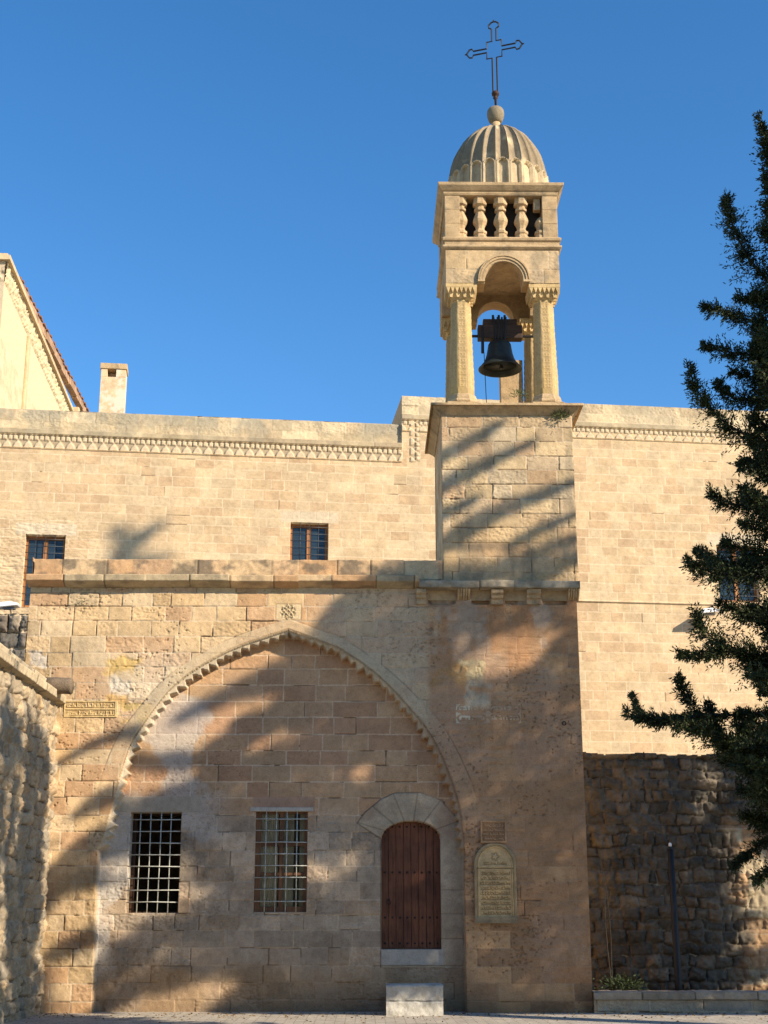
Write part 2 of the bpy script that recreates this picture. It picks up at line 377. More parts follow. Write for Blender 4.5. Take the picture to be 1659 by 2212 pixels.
def facade(U, V):
    ed = courses(0, 9, .285, 3)
    Ha, Ca, da, ia = ashlar(U, V, ed, .5, 11, [(.50, .35, .185), CREAM, (.53, .375, .2), TAN, (.51, .385, .23), (.52, .37, .2), (.48, .31, .17)], tint=.09, open_=.42, jw=.009, jd=.015, openc=(.15, .095, .055), proud=.008, grain=.005)
    D, T, ins = polyd(U, V, niche)
    Dc, Tc, _ = polyd(U, V, arch, False)
    # right pier: nearly smooth reddish render over stone
    px = ss(Xx(915, 1500), Xx(935, 1500), U)
    Hr, Cr, dr, _ = ashlar(U, V, ed, .62, 23, [BRN, RED, BRN, TAN, BRN], open_=.12, jw=.005, mortar=(.36, .25, .16), tint=.09, proud=.004)
    n1 = fbm(U, V, .8, 4, 71)
    Cr = mixc(Cr, Cr*.35+A(*BRN)*.7, ss(.4, .5, n1))
    # grey washed patches and run-off streaks below the ledge
    z1, z2 = Zy(1275), Zy(1520)
    st = fbm(U*6, V*.7, 1.0, 4, 73)
    top = ss(z2-.5, z1-.2, V)
    Cr = mixc(Cr, A(.36, .19, .09), np.clip(top*ss(.50, .62, st), 0, 1)*.75)
    Cr = mixc(Cr, A(.40, .36, .29), np.clip(top*ss(.52, .66, fbm(U*2.2, V*1.6, 1.0, 4, 78)), 0, 1)*.45)
    Cr = mixc(Cr, A(.40, .26, .165), ss(.5, .62, fbm(U, V, .9, 3, 90))*.5*(1-top))
    C = mixc(Ca, Cr, px); H = Ha*(1-px)+Hr*px
    # pale washed stones left of the arch, ochre blocks
    u, v = Xx(330, 1480), Zy(1480)
    C = mixc(C, C*.4+A(.52, .47, .36)*.62, np.exp(-(((U-u)/1.0)**2+((V-v)/.65)**2))*.85)
    for (x0, y0, x1, y1, c) in [(232, 1625-203, 306, 1462, YEL), (229, 1500, 277, 1549-4, (.50, .31, .11)), (253, 1518, 325, 1560, (.5, .37, .14)), (238, 1462, 285, 1497, (.54, .48, .38)), (66, 1400, 105, 1440, (.50, .45, .37)), (985, 1425, 1045, 1470, (.42, .35, .2)), (1005, 1470, 1060, 1530, (.38, .34, .25)), (930, 1440, 1010, 1480, (.38, .22, .09))]:
        a, b = P(x0, y0), P(x1, y1); wv = .09*(fbm(U, V, 5, 3, 5)-.5)*2
        mk = ss(a.x-.05, a.x+.05, U+wv)*(1-ss(b.x-.05, b.x+.05, U+wv))*ss(b.z-.04, b.z+.04, V+wv)*(1-ss(a.z-.04, a.z+.04, V+wv))*ss(.3, .55, fbm(U, V, 4, 3, 12))
        C = mixc(C, A(*c)*(.8+.4*fbm(U, V, 5, 4, 3))[..., None], mk*.8)
        H = H - mk*.012*ss(.45, .6, fbm(U, V, 9, 3, 31))
    # grey right hand spandrel
    sx = ss(Xx(660, 1400), Xx(740, 1400), U)*(1-px)
    C = mixc(C, C*.35+A(*PALE)*.55, sx*.75)
    H = H+px*(fbm(U, V*4.5, 3.2, 5, 204)-.5)*.028*ss(.40, .6, fbm(U, V, .8, 3, 205))
    for (a_, b_, dk) in ((925, 984, .2), (1019, 1058, .75), (1091, 1135, .1), (1171, 1224, .5)):
        xa, xb = Xx(a_, 1285), Xx(b_, 1285); d_ = rbox(U, V, xa, xb, Zy(1305), Zy(1262), .05); pk = ss(.006, -.006, d_)
        H = H-pk*(.085-.04*ss(.4, .6, fbm(U, V, 3, 3, 8))); C = mixc(C, A(.30, .17, .08) if dk > .4 else A(.42, .31, .2), pk*(.4+.5*dk))
    # lower left pier darker and rougher over its middle courses
    lo = ss(Zy(2020), Zy(1900), V)*0+ss(Zy(2130), Zy(2080), V)*(1-ss(Zy(1900), Zy(1870), V))*(1-ss(Xx(205, 2000), Xx(215, 2000), U))
    C = mixc(C, C*.72, lo*.8); H = H+lo*(fbm(U, V, 7, 4, 91)-.5)*.05
    # arch ring
    ring_w = .20+.14*np.clip((Zy(1420)-V)/2.2, 0, 1)
    ringv = ss(AR[-1][1]+.2+.8*(U < 0), AR[-1][1]+.9+.9*(U < 0), V+.5*(fbm(U, V, 4, 3, 2)-.5))
    ring = (~ins)*(1-ss(ring_w-.004, ring_w+.004, Dc))*ringv
    fr = np.abs(((Tc/.46) % 1)-.5); vj = 1-ss(0, .013, .5-fr)
    edge = np.exp(-((Dc-ring_w)/.009)**2)*(~ins)*ringv
    rc = np.broadcast_to(A(.47, .38, .25), C.shape)*(.78+.45*fbm(U, V, 3, 4, 19)+.12*(_h(np.floor(Tc/.46), Tc*0, 3)-.5))[..., None]
    rc = mixc(rc, A(.37, .27, .18), ss(Xx(930, 1600), Xx(960, 1600), U)*.75)
    rc = mixc(rc, A(.55, .43, .26), (1-ss(Xx(640, 1500), Xx(720, 1500), U))*ss(Zy(1500), Zy(1440), V)*.6)
    C = mixc(C, rc*.93, ring*(.3+.25*(U < .6))); H = H*(1-ring)+ring*(.004+(fbm(U, V, 9, 3, 8)-.5)*.008-vj*.006)
    C = C*(1-.45*np.maximum(edge*.8, ring*vj*.7)*ss(.35, .55, fbm(U, V, 2.5, 2, 66)))[..., None]; H = H-edge*.010
    # fillet line and cusped edge hanging into the niche
    g = np.exp(-((Dc-.018)/.010)**2)*(~ins)*ring; H = H-g*.02; C = C*(1-.35*g)[..., None]
    tl = .175; f = (Tc/tl)+.15*np.sin(Tc*3.1); fi = f % 1
    rr = _h(np.floor(f), Tc*0, 9)
    reach = .155-.105*np.sqrt(np.clip(1-(2*fi-1)**2, 0, 1))+.012*(rr-.5)
    reach = .03+(.08+.07*(rr-.5))*(.65+.7*vn(Tc*1.7, Tc*0, 8))*np.where(fi < .68, fi/.68, (1-fi)/.32)**1.15
    teeth = ins*(V > AR[-1][1]-.02)*(1-ss(reach-.006, reach+.006, Dc))*(Dc < .2)
    # niche back wall
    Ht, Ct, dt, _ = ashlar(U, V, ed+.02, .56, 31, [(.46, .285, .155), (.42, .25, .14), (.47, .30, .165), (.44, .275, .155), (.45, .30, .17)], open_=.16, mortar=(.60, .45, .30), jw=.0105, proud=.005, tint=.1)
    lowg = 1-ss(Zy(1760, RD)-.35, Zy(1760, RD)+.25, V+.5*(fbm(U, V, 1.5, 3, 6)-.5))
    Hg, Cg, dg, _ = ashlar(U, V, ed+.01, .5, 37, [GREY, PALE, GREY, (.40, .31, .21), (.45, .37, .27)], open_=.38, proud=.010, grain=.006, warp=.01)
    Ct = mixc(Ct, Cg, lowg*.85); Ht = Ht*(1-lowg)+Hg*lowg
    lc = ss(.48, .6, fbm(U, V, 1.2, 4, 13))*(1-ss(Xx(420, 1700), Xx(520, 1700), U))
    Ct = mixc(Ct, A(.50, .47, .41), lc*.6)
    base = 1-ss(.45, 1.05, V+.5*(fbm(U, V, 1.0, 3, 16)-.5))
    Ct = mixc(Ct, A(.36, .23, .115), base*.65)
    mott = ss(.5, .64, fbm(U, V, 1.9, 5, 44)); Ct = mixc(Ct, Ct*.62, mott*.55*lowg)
    Ht, Ct = pits(U, V, Ht, Ct, .42, 8)
    # white pointing around the lower stones
    # door surround and sill
    Ds, Ts, inD = polyd(U, V, dsur)
    ang = np.arctan2(V-DZS, U-dc); js = np.zeros_like(U)
    for a0 in (.35, .9, 1.42, 1.95, 2.45, 2.85): js = np.maximum(js, np.exp(-(np.hypot(U-dc, V-DZS)*(ang-a0)/.009)**2)*(V > DZS))
    for z0 in (.75, 1.2, 1.62, 2.02): js = np.maximum(js, np.exp(-((V-z0)/.008)**2)*(V <= DZS))
    dcx = A(.45, .365, .25)*(.55+.8*fbm(U, V, 3.6, 6, 63))[..., None]
    dcx = mixc(dcx, A(.34, .23, .15), ss(.5, .7, fbm(U, V, 2.0, 3, 61))*.6)
    Ct = mixc(Ct, dcx, inD*.9); Ht = np.where(inD, .012-js*.012+(fbm(U, V, 7, 5, 6)-.5)*.03, Ht); Ct = Ct*(1-.4*js*inD)[..., None]
    eo = np.exp(-(Ds/.009)**2)*(U < DX0+.75)*(~inD | (V > DZS)); Ct = Ct*(1-.55*eo)[..., None]; Ht = Ht-eo*.012
    sl = (U > DX0-.01)*(U < DX1+.02)*(V > Zy(2086, RD))*(V < DZ0+.004)
    Ct = mixc(Ct, A(.42, .39, .33)*(.8+.4*fbm(U, V, 4, 4, 2))[..., None], sl*.9); Ht = np.where(sl > 0, .02, Ht)
    # lintels over the two windows
    for (a, b, c) in ((W1[0]-.35, W1[1]+.35, (.41, .35, .26)), (W2[0]-.05, W2[1]+.12, (.38, .24, .16))):
        li = (U > a)*(U < b)*(V > W1[3]+.0)*(V < W1[3]+.27); Ct = mixc(Ct, A(*c)*(.85+.3*fbm(U, V, 4, 4, 2))[..., None], li*.9); Ht = np.where(li > 0, .002+(fbm(U, V, 9, 3, 6)-.5)*.004, Ht)
    li = (U > W2[0]-.1)*(U < W2[1]+.1)*(V > W2[3])*(V < W2[3]+.07); Ct = mixc(Ct, A(.46, .42, .34), li*1.0); Ht = np.where(li > 0, .012, Ht)
    Dd, _, inDoor = polyd(U, V, door_poly)
    Ht = Ht-RD; Ht = np.where(inDoor, -RD-.17, Ht)
    inW1 = (U > W1[0])*(U < W1[1])*(V > W1[2])*(V < W1[3]); inW2 = (U > W2[0])*(U < W2[1])*(V > W2[2])*(V < W2[3])
    keep = ~((U > W1[0]+.004)*(U < W1[1]-.004)*(V > W1[2]+.004)*(V < W1[3]-.004)) & ~((U > W2[0]+.004)*(U < W2[1]-.004)*(V > W2[2]+.004)*(V < W2[3]-.004))
    Ht = np.where(inW1 | inW2, -RD-.30, Ht)
    keep &= ~(inDoor & (Dd > .03))
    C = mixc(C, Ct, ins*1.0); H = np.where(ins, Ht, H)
    tc = A(.49, .41, .29)*(.75+.5*fbm(U, V, 8, 3, 7))[..., None]
    tc = mixc(tc, A(.36, .25, .15), ss(Xx(880, 1600), Xx(960, 1600), U)*.8)
    H = H*(1-teeth)+teeth*(-.055-.10*(Dc/.155)**1.5); C = mixc(C, tc, teeth)
    # rosette carved above the crown
    r = np.hypot(U-ROS[0], V-ROS[1]); a = np.arctan2(V-ROS[1], U-ROS[0])
    blk = (np.abs(U-ROS[0]-.005) < .235)*(np.abs(V-ROS[1]) < .145)
    C = mixc(C, A(.58, .46, .27), blk*.8); H = np.where(blk > 0, .004, H)
    rk = .105+.028*np.cos(8*a); rl = np.exp(-((r-rk)/.011)**2)+np.exp(-((r-.042-.012*np.cos(4*a))/.010)**2)
    rl = np.clip(rl, 0, 1); H = H+rl*.016-.012*(r < .14)*(1-rl); C = C*(1-.32*(r < .14)*(1-rl))[..., None]
    br = np.exp(-(np.maximum(np.abs(U-ROS[0]-.005)-.235, np.abs(V-ROS[1])-.145)/.007)**2); H = H-br*.01; C = C*(1-.3*br)[..., None]
    # over the whole: weathered holes, darker towards the foot
    H, C = pits(U, V, H, C, .36, 18, 12, .02, (~ins)*1.0)
    ft = (1-ss(.0, .35, V+.25*(fbm(U, V, 2, 3, 4)-.5))); C = mixc(C, C*.66, ft*.7)
    big = fbm(U, V, .55, 3, 99); C = C*(.86+.3*big)[..., None]
    return H, C, keep

gate = thing('gatehouse', 'weathered stone front building with a wide pointed arch niche around a red door', 'building')
us = axis(X_L, X_R, .0125, (W1[0], W1[1], W2[0], W2[1], DX0, DX1)); vs = axis(-.05, Z_T, .0125, (W1[2], W1[3], W2[2], W2[3], DZ0))
U, V = np.meshgrid(us, vs)
H, C, K = facade(U, V)
g = GR(); g.add(np.stack([U, -H, V], -1), C, K)
g.build('wall', M['wall'], gate)
def side_face(x, y0, y1, z0, z1, sgn, seed, pal, h=.285, mean=.5, step=.03, **kw):
    a = np.arange(y0, y1, step); b = np.arange(z0, z1+step, step); b[-1] = z1; Uq, Vq = np.meshgrid(np.append(a, y1), b)
    Hq, Cq, _, _ = ashlar(Uq, Vq, courses(z0, z1, h, 3), mean, seed, pal, **kw)
    return np.stack([x+sgn*Hq, Uq, Vq], -1), Cq
for x, sg in ((X_R, 1), (X_L, -1)):
    g = GR(); q, c = side_face(x-sg*.004, .012, 5.0, -.05, Z_T+.5, sg, 41, [TAN, BRN, CREAM]); g.add(q, c)
    g.build('side_wall', M['wall'], gate)
MB().box(X_L+.03, X_R-.03, 4.9, 5.0, -.05, Z_T+.3).build('back_wall', M['trim'], gate)
MB().box(X_L+.02, X_R-.02, .02, 4.9, Z_T-.3, Z_T+.02).build('roof', M['trim'], gate)
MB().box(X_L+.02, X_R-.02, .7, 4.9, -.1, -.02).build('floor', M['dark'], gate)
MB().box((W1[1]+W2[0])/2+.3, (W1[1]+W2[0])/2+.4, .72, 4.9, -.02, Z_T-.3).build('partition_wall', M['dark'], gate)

def strip(g, x0, x1, prof, blk, seed, pal, step=.02, ns=None, warp=.006, gap=.007, axis_='x', grime=0.0, wav=.004):
    """a moulding: profile points (depth, z) swept along x with block joints"""
    us = np.arange(x0, x1, step); us = np.append(us, x1)
    pp = [prof[0]]; 
    for a, b in zip(prof, prof[1:]):
        n = max(1, int(math.hypot(b[0]-a[0], b[1]-a[1])/.018))
        pp += [(a[0]+(b[0]-a[0])*k/n, a[1]+(b[1]-a[1])*k/n) for k in range(1, n+1)]
    pp = np.array(pp); s = np.concatenate([[0], np.cumsum(np.hypot(*(pp[1:]-pp[:-1]).T))])
    U, Sv = np.meshgrid(us, s); Yp = np.broadcast_to(pp[:, 0][:, None], U.shape); Zp = np.broadcast_to(pp[:, 1][:, None], U.shape)
    r = random.Random(seed); ue = [x0-.001]
    while ue[-1] < x1: ue.append(ue[-1]+blk*r.uniform(.7, 1.35))
    ue[-1] = x1+.001; ue = np.array(ue); k = np.clip(np.searchsorted(ue, U+.006*(fbm(U, Sv, 12, 2, seed)-.5))-1, 0, len(ue)-2)
    du = np.minimum(U-ue[k], ue[k+1]-U); du = np.where((U < x0+.02) | (U > x1-.02), 1, du)
    j = 1-ss(gap*.4, gap*1.3, du)
    oy = (_h(k, k*0, seed)-.5)*.02; oz = (_h(k, k*0+3, seed)-.5)*.012
    n = (fbm(U, Sv, 11, 4, seed+2)-.5)*wav*4
    pal = np.array(pal); C = pal[(_h(k, k*0+5, seed)*len(pal)).astype(int) % len(pal)]*(.75+.5*fbm(U, Sv, 3, 5, seed+4))[..., None]
    if grime: C = mixc(C, A(.13, .11, .08), ss(.5, .68, fbm(U*1.3, Sv*2, 2.2, 6, seed+8))*grime)
    C = C*(1-.7*j)[..., None]
    Yq = Yp+oy+n+j*.018; Zq = Zp+oz-n*.5
    if axis_ == 'x': XYZ = np.stack([U, Yq, Zq], -1)
    else: XYZ = np.stack([Yq, U, Zq], -1)
    g.add(XYZ, C)
zc1, zc0 = Zy(1243, -.2), Zy(1256, -.2)
xl, xr = Xx(57, 1250, -.2), Xx(906, 1250, -.2)
g = GR(); strip(g, xl, xr, [(.03, zc0-.09), (-.04, zc0-.08), (-.22, zc0), (-.23, zc1), (.25, zc1+.01)], .62, 5, [TAN, CREAM, (.42, .33, .2)], grime=.45)
g.build('cornice', M['wall'], gate)
MB().box(xl+.002, xl+.05, -.18, .3, zc0-.02, zc1-.005).build('cornice_end', M['trim'], gate)
MB().box(xr-.06, xr-.002, -.18, .3, zc0-.02, zc1-.005).build('cornice_end', M['trim'], gate)
zp = Zy(1210, 0)
xp0, xp1 = Xx(74, 1228), Xx(956, 1228)
g = GR(); strip(g, xp0, xp1, [(-.0, zc1-.02), (-.004, zp), (.40, zp+.01), (.40, zc1)], .62, 8, [TAN, CREAM, (.50, .34, .19), (.46, .30, .17)], grime=.75, wav=.006)
g.build('parapet', M['wall'], gate)
MB().box(xp0+.003, xp0+.05, .01, .39, zc1-.1, zp-.01).build('parapet_end', M['trim'], gate)
# ledge and corbels under the tower
zl1, zl0 = Zy(1253, -.2), Zy(1268, -.2); x0, x1 = Xx(905, 1260, -.2), Xx(1253, 1260, -.2)
g = GR(); strip(g, x0, x1, [(.02, zl0-.01), (-.2, zl0), (-.21, zl1), (.1, zl1+.01)], .55, 15, [(.36, .31, .22), (.42, .35, .24)], grime=.5, wav=.007)
g.build('ledge', M['wall'], gate)
MB().box(x0+.004, x0+.04, -.19, .05, zl0+.006, zl1-.006).build('ledge_end', M['trim'], gate)
MB().box(x1-.04, x1-.004, -.19, .05, zl0+.006, zl1-.006).build('ledge_end', M['trim'], gate)
zb = Zy(1306)
for i, (a, b, sh) in enumerate([(899, 921, 0), (988, 1016, 1), (1061, 1087, 0), (1138, 1168, 0), (1227, 1252, 1)]):
    xa, xb = Xx(a, 1285, -.1), Xx(b, 1285, -.1); q = MB(); h = zl0-zb
    if sh:
        prof = [(-.17, zl0-.012), (-.16, zl0-.05), (-.08, zl0-.15), (.03, zl0-.22), (.03, zl0-.012)]
        n = 5
        for k in range(n):
            w_ = (xb-xa)/n; q.prism([(y_, z_+.012*(k % 2)) for y_, z_ in prof], xa+k*w_+.004, xa+(k+1)*w_-.004, 'x')
    else:
        q.prism([(-.15, zl0-.012), (-.15, zl0-.09), (-.10, zl0-.12), (-.09, zl0-.17), (-.05, zl0-.19), (-.05, zb), (.03, zb), (.03, zl0-.012)], xa, xb, 'x')
    q.build('corbel', M['trim'], gate, bevel=.008)

# ---- windows of the niche
def grille(parent, x0, x1, z0, z1, y, nv, nh, r=.0105, mat='grille', jog=.004, ends=True, vx=None):
    q = MB(); rg = random.Random(int(x0*100))
    for k in range(nv):
        x = x0+(x1-x0)*(k+1)/(nv+1) if vx is None else vx[k]
        q.tube([(x+rg.uniform(-jog, jog), y, z0-.0), (x+rg.uniform(-jog, jog), y+.003, (z0+z1)/2), (x+rg.uniform(-jog, jog), y, z1)], r, 6)
    for k in range(nh):
        z = z0+(z1-z0)*(k+.9)/(nh+.55)
        q.tube([(x0-.01, y-.018, z+rg.uniform(-jog, jog)), ((x0+x1)/2, y-.02, z+rg.uniform(-jog, jog)), (x1+.01, y-.018, z+rg.uniform(-jog, jog))], r*.9, 6)
    return q.build('grille', M[mat], parent, smooth=True)
def sub(name, parent): 
    o = bpy.data.objects.new(name, None); COL.objects.link(o); o.parent = parent; return o
q = MB(); yw = RD+.36
x0, x1, z0, z1 = W1
for a in ((x0-.02, x0+.06, z0, z1), (x1-.02, x1+.02, z0, z1), (x0+.06, x1-.02, z0-.02, z0+.02), (x0+.06, x1-.02, z1-.03, z1+.02)): q.box(a[0], a[1], yw, yw+.07, a[2], a[3])
wf = q.build('window', M['dkoak'], gate, bevel=.004); tag(wf, 'open dark window with only its thin frame'); grille(wf, x0, x1, z0, z1, RD+.03, 4, 8)
q = MB(); x0, x1, z0, z1 = W2; xm = (x0+x1)/2; yw = RD+.17
for a in ((x0-.02, x0+.1, z0, z1), (x1-.06, x1+.02, z0, z1), (xm-.035, xm+.035, z0, z1), (x0+.1, xm-.035, z0-.02, z0+.09), (xm+.035, x1-.06, z0-.02, z0+.09),
          (x0+.1, xm-.035, z1-.04, z1+.02), (xm+.035, x1-.06, z1-.04, z1+.02), (x0+.1, xm-.035, z1-.60, z1-.54), (xm+.035, x1-.06, z1-.60, z1-.54), (x0+.1, xm-.035, z0+.62, z0+.67), (xm+.035, x1-.06, z0+.62, z0+.67)):
    q.box(a[0], a[1], yw-.1, yw-.04, a[2], a[3])
wf = q.build('window', M['dkoak2'], gate, bevel=.004); tag(wf, 'glazed window with brown wooden casements and pale panels behind the glass')
grille(wf, x0, x1, z0, z1, RD+.03, 4, 8)
MB().box(x0+.05, x1-.05, yw-.075, yw-.07, z0, z1).build('pane', M['clear'], wf)
q = MB()
for (ca, cb) in ((x0+.06, x0+.40), (xm+.02, xm+.22), (x1-.14, x1-.02)):
    n = 26; pts = [(ca+(cb-ca)*k/n, yw-.035+.012*math.sin(k*1.9)) for k in range(n+1)]
    q.prism(pts+[(p_[0], p_[1]+.012) for p_ in reversed(pts)], z0, z1, 'z')
q.build('pale_panel', M['pale_panel'], wf, smooth=False)  # pale pleated panels close behind the glass
lb = P(397, 1956, RD-.03); MB().box(lb.x-.10, lb.x+.10, RD-.035, RD+.2, lb.z-.125, lb.z+.13).build('loose_block', stone('loose_block_stone', (.42, .30, .19), attr=False), gate, bevel=.012)
# ---- door: planks, frame shadow gap, studs, ring
door = sub('door', gate); tag(door, 'arched plank door in dark red stained wood with rows of iron studs')
yd = RD+.13; n = 8; q = MB(); rg = random.Random(4)
def dtop(x): return DZS+(DZT-DZS)*math.sqrt(max(0, 1-((x-dc)/((DX1-DX0)/2+.02))**2))+.012
for k in range(n):
    a = DX0-.01+(DX1-DX0+.02)*k/n+.003; b = DX0-.01+(DX1-DX0+.02)*(k+1)/n-.003
    a0, b0 = max(a, DX0), min(b, DX1)
    pts = [(a, DZ0+.012), (b, DZ0+.012)]+[(b+(a-b)*t, dtop(b+(a-b)*t)) for t in np.linspace(0, 1, 5)]
    y_ = yd+rg.uniform(-.005, .005); q.prism(pts, y_, y_+.05)
dl = q.build('planks', M['door'], door, bevel=.005)
MB().box(DX0-.02, DX1+.02, yd+.055, yd+.09, DZ0-.02, DZT+.05).build('backing_board', M['dark'], door)
for zz in (2041, 1930 if False else 2003, 1952-43, 1890-22, 1794):
    pass
studm = None
for zy in (1785, 1884-.0, 1982, 2079-41):
    for k in range(n):
        xx = DX0+(DX1-DX0)*(k+.5)/n; zz = Zy(zy, RD)
        if zz > dtop(xx)-.04: zz = dtop(xx)-.06
        if studm is None:
            q = MB().lathe([(.0, -.018), (.014, -.014), (.02, 0)], (0, 0), 8); q.v = [(v_[0], v_[2], v_[1]) for v_ in q.v]; sd_ = q.build('stud', M['iron'], door, smooth=True); studm = sd_.data
        else: sd_ = bpy.data.objects.new('stud', studm); COL.objects.link(sd_); sd_.parent = door
        sd_.location = (xx, yd-.002, zz)
hz = Zy(1945, RD); hx = DX0+.13
MB().tube([(hx+.035*math.cos(t), yd-.02, hz-.03+.035*math.sin(t)) for t in np.linspace(0, 2*math.pi, 13)], .006, 6).box(hx-.02, hx+.02, yd-.02, yd+.01, hz-.01, hz+.03).build('handle', M['iron'], door)

# ------------------------------------------------------------------ inscriptions
def glyphs(U, V, x0, x1, zb, h, seed, thick=.006, flow=True):
    """a line of joined, cursive strokes on a baseline (the carved script)"""
    r = random.Random(seed); D = np.full(U.shape, 9.); x = x1
    segs = [((x0, zb), (x1, zb))] if flow else []
    while x > x0+h*.3:
        w_ = h*r.uniform(.28, .6); k = r.randrange(6)
        if k == 0: segs += [((x, zb), (x+.0, zb+h))]
        elif k == 1: segs += [((x, zb), (x-.1*h, zb+h*.95)), ((x-.1*h, zb+h*.95), (x-.35*h, zb+h*.8))]
        elif k == 2:
            c = (x-w_/2, zb+h*.28); p = [(c[0]+w_*.42*math.cos(t), c[1]+h*.26*math.sin(t)) for t in np.linspace(0, 6.28, 9)]; segs += list(zip(p, p[1:]))
        elif k == 3: segs += [((x, zb), (x-w_*.2, zb+h*.45)), ((x-w_*.2, zb+h*.45), (x-w_*.5, zb)), ((x-w_*.5, zb), (x-w_*.7, zb+h*.45))]
        elif k == 4: segs += [((x, zb), (x-w_, zb-h*.25)), ((x-w_*.5, zb+h*.6), (x-w_*.5, zb+h*.7))]
        else: segs += [((x, zb+h*.55), (x-w_, zb+h*.75)), ((x-w_, zb+h*.75), (x-w_, zb))]
        x -= w_+h*r.uniform(.05, .2)
    for a, b in segs:
        ex, ez = b[0]-a[0], b[1]-a[1]; L = ex*ex+ez*ez+1e-12
        t = np.clip(((U-a[0])*ex+(V-a[1])*ez)/L, 0, 1); D = np.minimum(D, np.hypot(U-a[0]-t*ex, V-a[1]-t*ez))
    return 1-ss(thick*.6, thick*1.3, D)
def tablet(name, label, x0, x1, z0, z1, fn, step=.005, y=-.004):
    us = np.arange(x0, x1+step, step); vs = np.arange(z0, z1+step, step); U, V = np.meshgrid(us, vs)
    H, C, keep = fn(U, V, us[0], us[-1], vs[0], vs[-1])
    C = C*(.78+.45*fbm(U, V, 9, 4, 3))[..., None]; H = H+(fbm(U, V, 25, 3, 4)-.5)*.005
    e = np.minimum(np.minimum(U-us[0], us[-1]-U), np.minimum(V-vs[0], vs[-1]-V)); H = np.where(e < .002, -.03, H)
    g = GR(); g.add(np.stack([U, y-H, V], -1), C, keep)
    return tag(g.build(name, M['wall']), label, 'inscription')
a, b = P(139, 1514), P(253, 1550)
def f1(U, V, x0, x1, z0, z1):
    h = (z1-z0); zm = (z0+z1)/2; H = np.full(U.shape, .012); inn = np.zeros_like(U)
    for lo, hi, s in ((zm+.012, z1-.02, 1), (z0+.02, zm-.012, 2)):
        p = rbox(U, V, x0+.02, x1-.05, lo, hi, .01) < 0; H = np.where(p, -.004, H)
        gl = glyphs(U, V, x0+.05, x1-.07, lo+.025, hi-lo-.045, 40+s, .0065)*p; H = H+gl*.014; inn = inn+p*(1-gl)
    wr = ss(.55, .7, fbm(U, V, 5, 3, 12)+.25*(x0+.25-U)); H = H*(1-wr)+wr*.0
    return H, mixc(np.broadcast_to(A(.54, .40, .19), U.shape+(3,)), A(.33, .22, .10), inn*.8*(1-wr)), None
tablet('inscription_stone', 'long ochre stone carved with two lines of script at the left foot of the arch', a.x, b.x, b.z, a.z, f1)
a, b = P(984, 1521), P(1126, 1563)
def f2(U, V, x0, x1, z0, z1):
    zm = (z0+z1)/2; xm = x0+(x1-x0)*.49; H = np.full(U.shape, .002); ink = np.zeros_like(U)
    for i, (xa, xb) in enumerate(((x0+.03, xm-.03), (xm+.03, x1-.02))):
        for j, (lo, hi) in enumerate(((zm+.006, z1-.012), (z0+.012, zm-.006))):
            d = rbox(U, V, xa, xb, lo, hi, (hi-lo)*.48); ln = np.exp(-((d+.012)/.013)**2); fl = ss(0, -.02, d)
            gl = glyphs(U, V, xa+.05, xb-.05, lo+.04, hi-lo-.07, 60+i*3+j, .009)*(d < -.015)
            cut = np.clip(ln+gl, 0, 1); H = H-cut*.022; ink = np.maximum(ink, cut)
    C = mixc(np.broadcast_to(A(.46, .33, .21), U.shape+(3,)), A(.50, .45, .33), (1-ss(x0+.2, x0+.36, U+.06*(fbm(U, V, 8, 2, 1)-.5))))
    return H, mixc(C, C*.36, ink), None
tablet('inscription_stone', 'inscription in rounded cartouches cut high on the brown wall right of the arch', a.x, b.x, b.z, a.z, f2)
a, b = P(1037, 1773), P(1094, 1821)
def f3(U, V, x0, x1, z0, z1):
    d = rbox(U, V, x0, x1, z0, z1, .005); H = np.where(d > -.03, .03, .01); ink = np.zeros_like(U); n = 4
    for k in range(n):
        lo = z0+.045+(z1-z0-.09)*k/n; hh = (z1-z0-.09)/n; ink = np.maximum(ink, glyphs(U, V, x0+.05, x1-.05, lo+.02, hh*.6, 80+k, .005)*(d < -.035))
        H = np.where((np.abs(V-lo) < .006) & (d < -.03), .024, H)
    H = H+ink*.01
    return H, mixc(np.broadcast_to(A(.42, .26, .14), U.shape+(3,)), A(.24, .14, .075), (d < -.035)*(1-ink)*.7), None
tablet('inscription_plaque', 'small square framed plaque of carved lines above the arched tablet', a.x, b.x, b.z, a.z, f3, .004, -.012)
a, b = P(1022, 1822), P(1118, 1995)
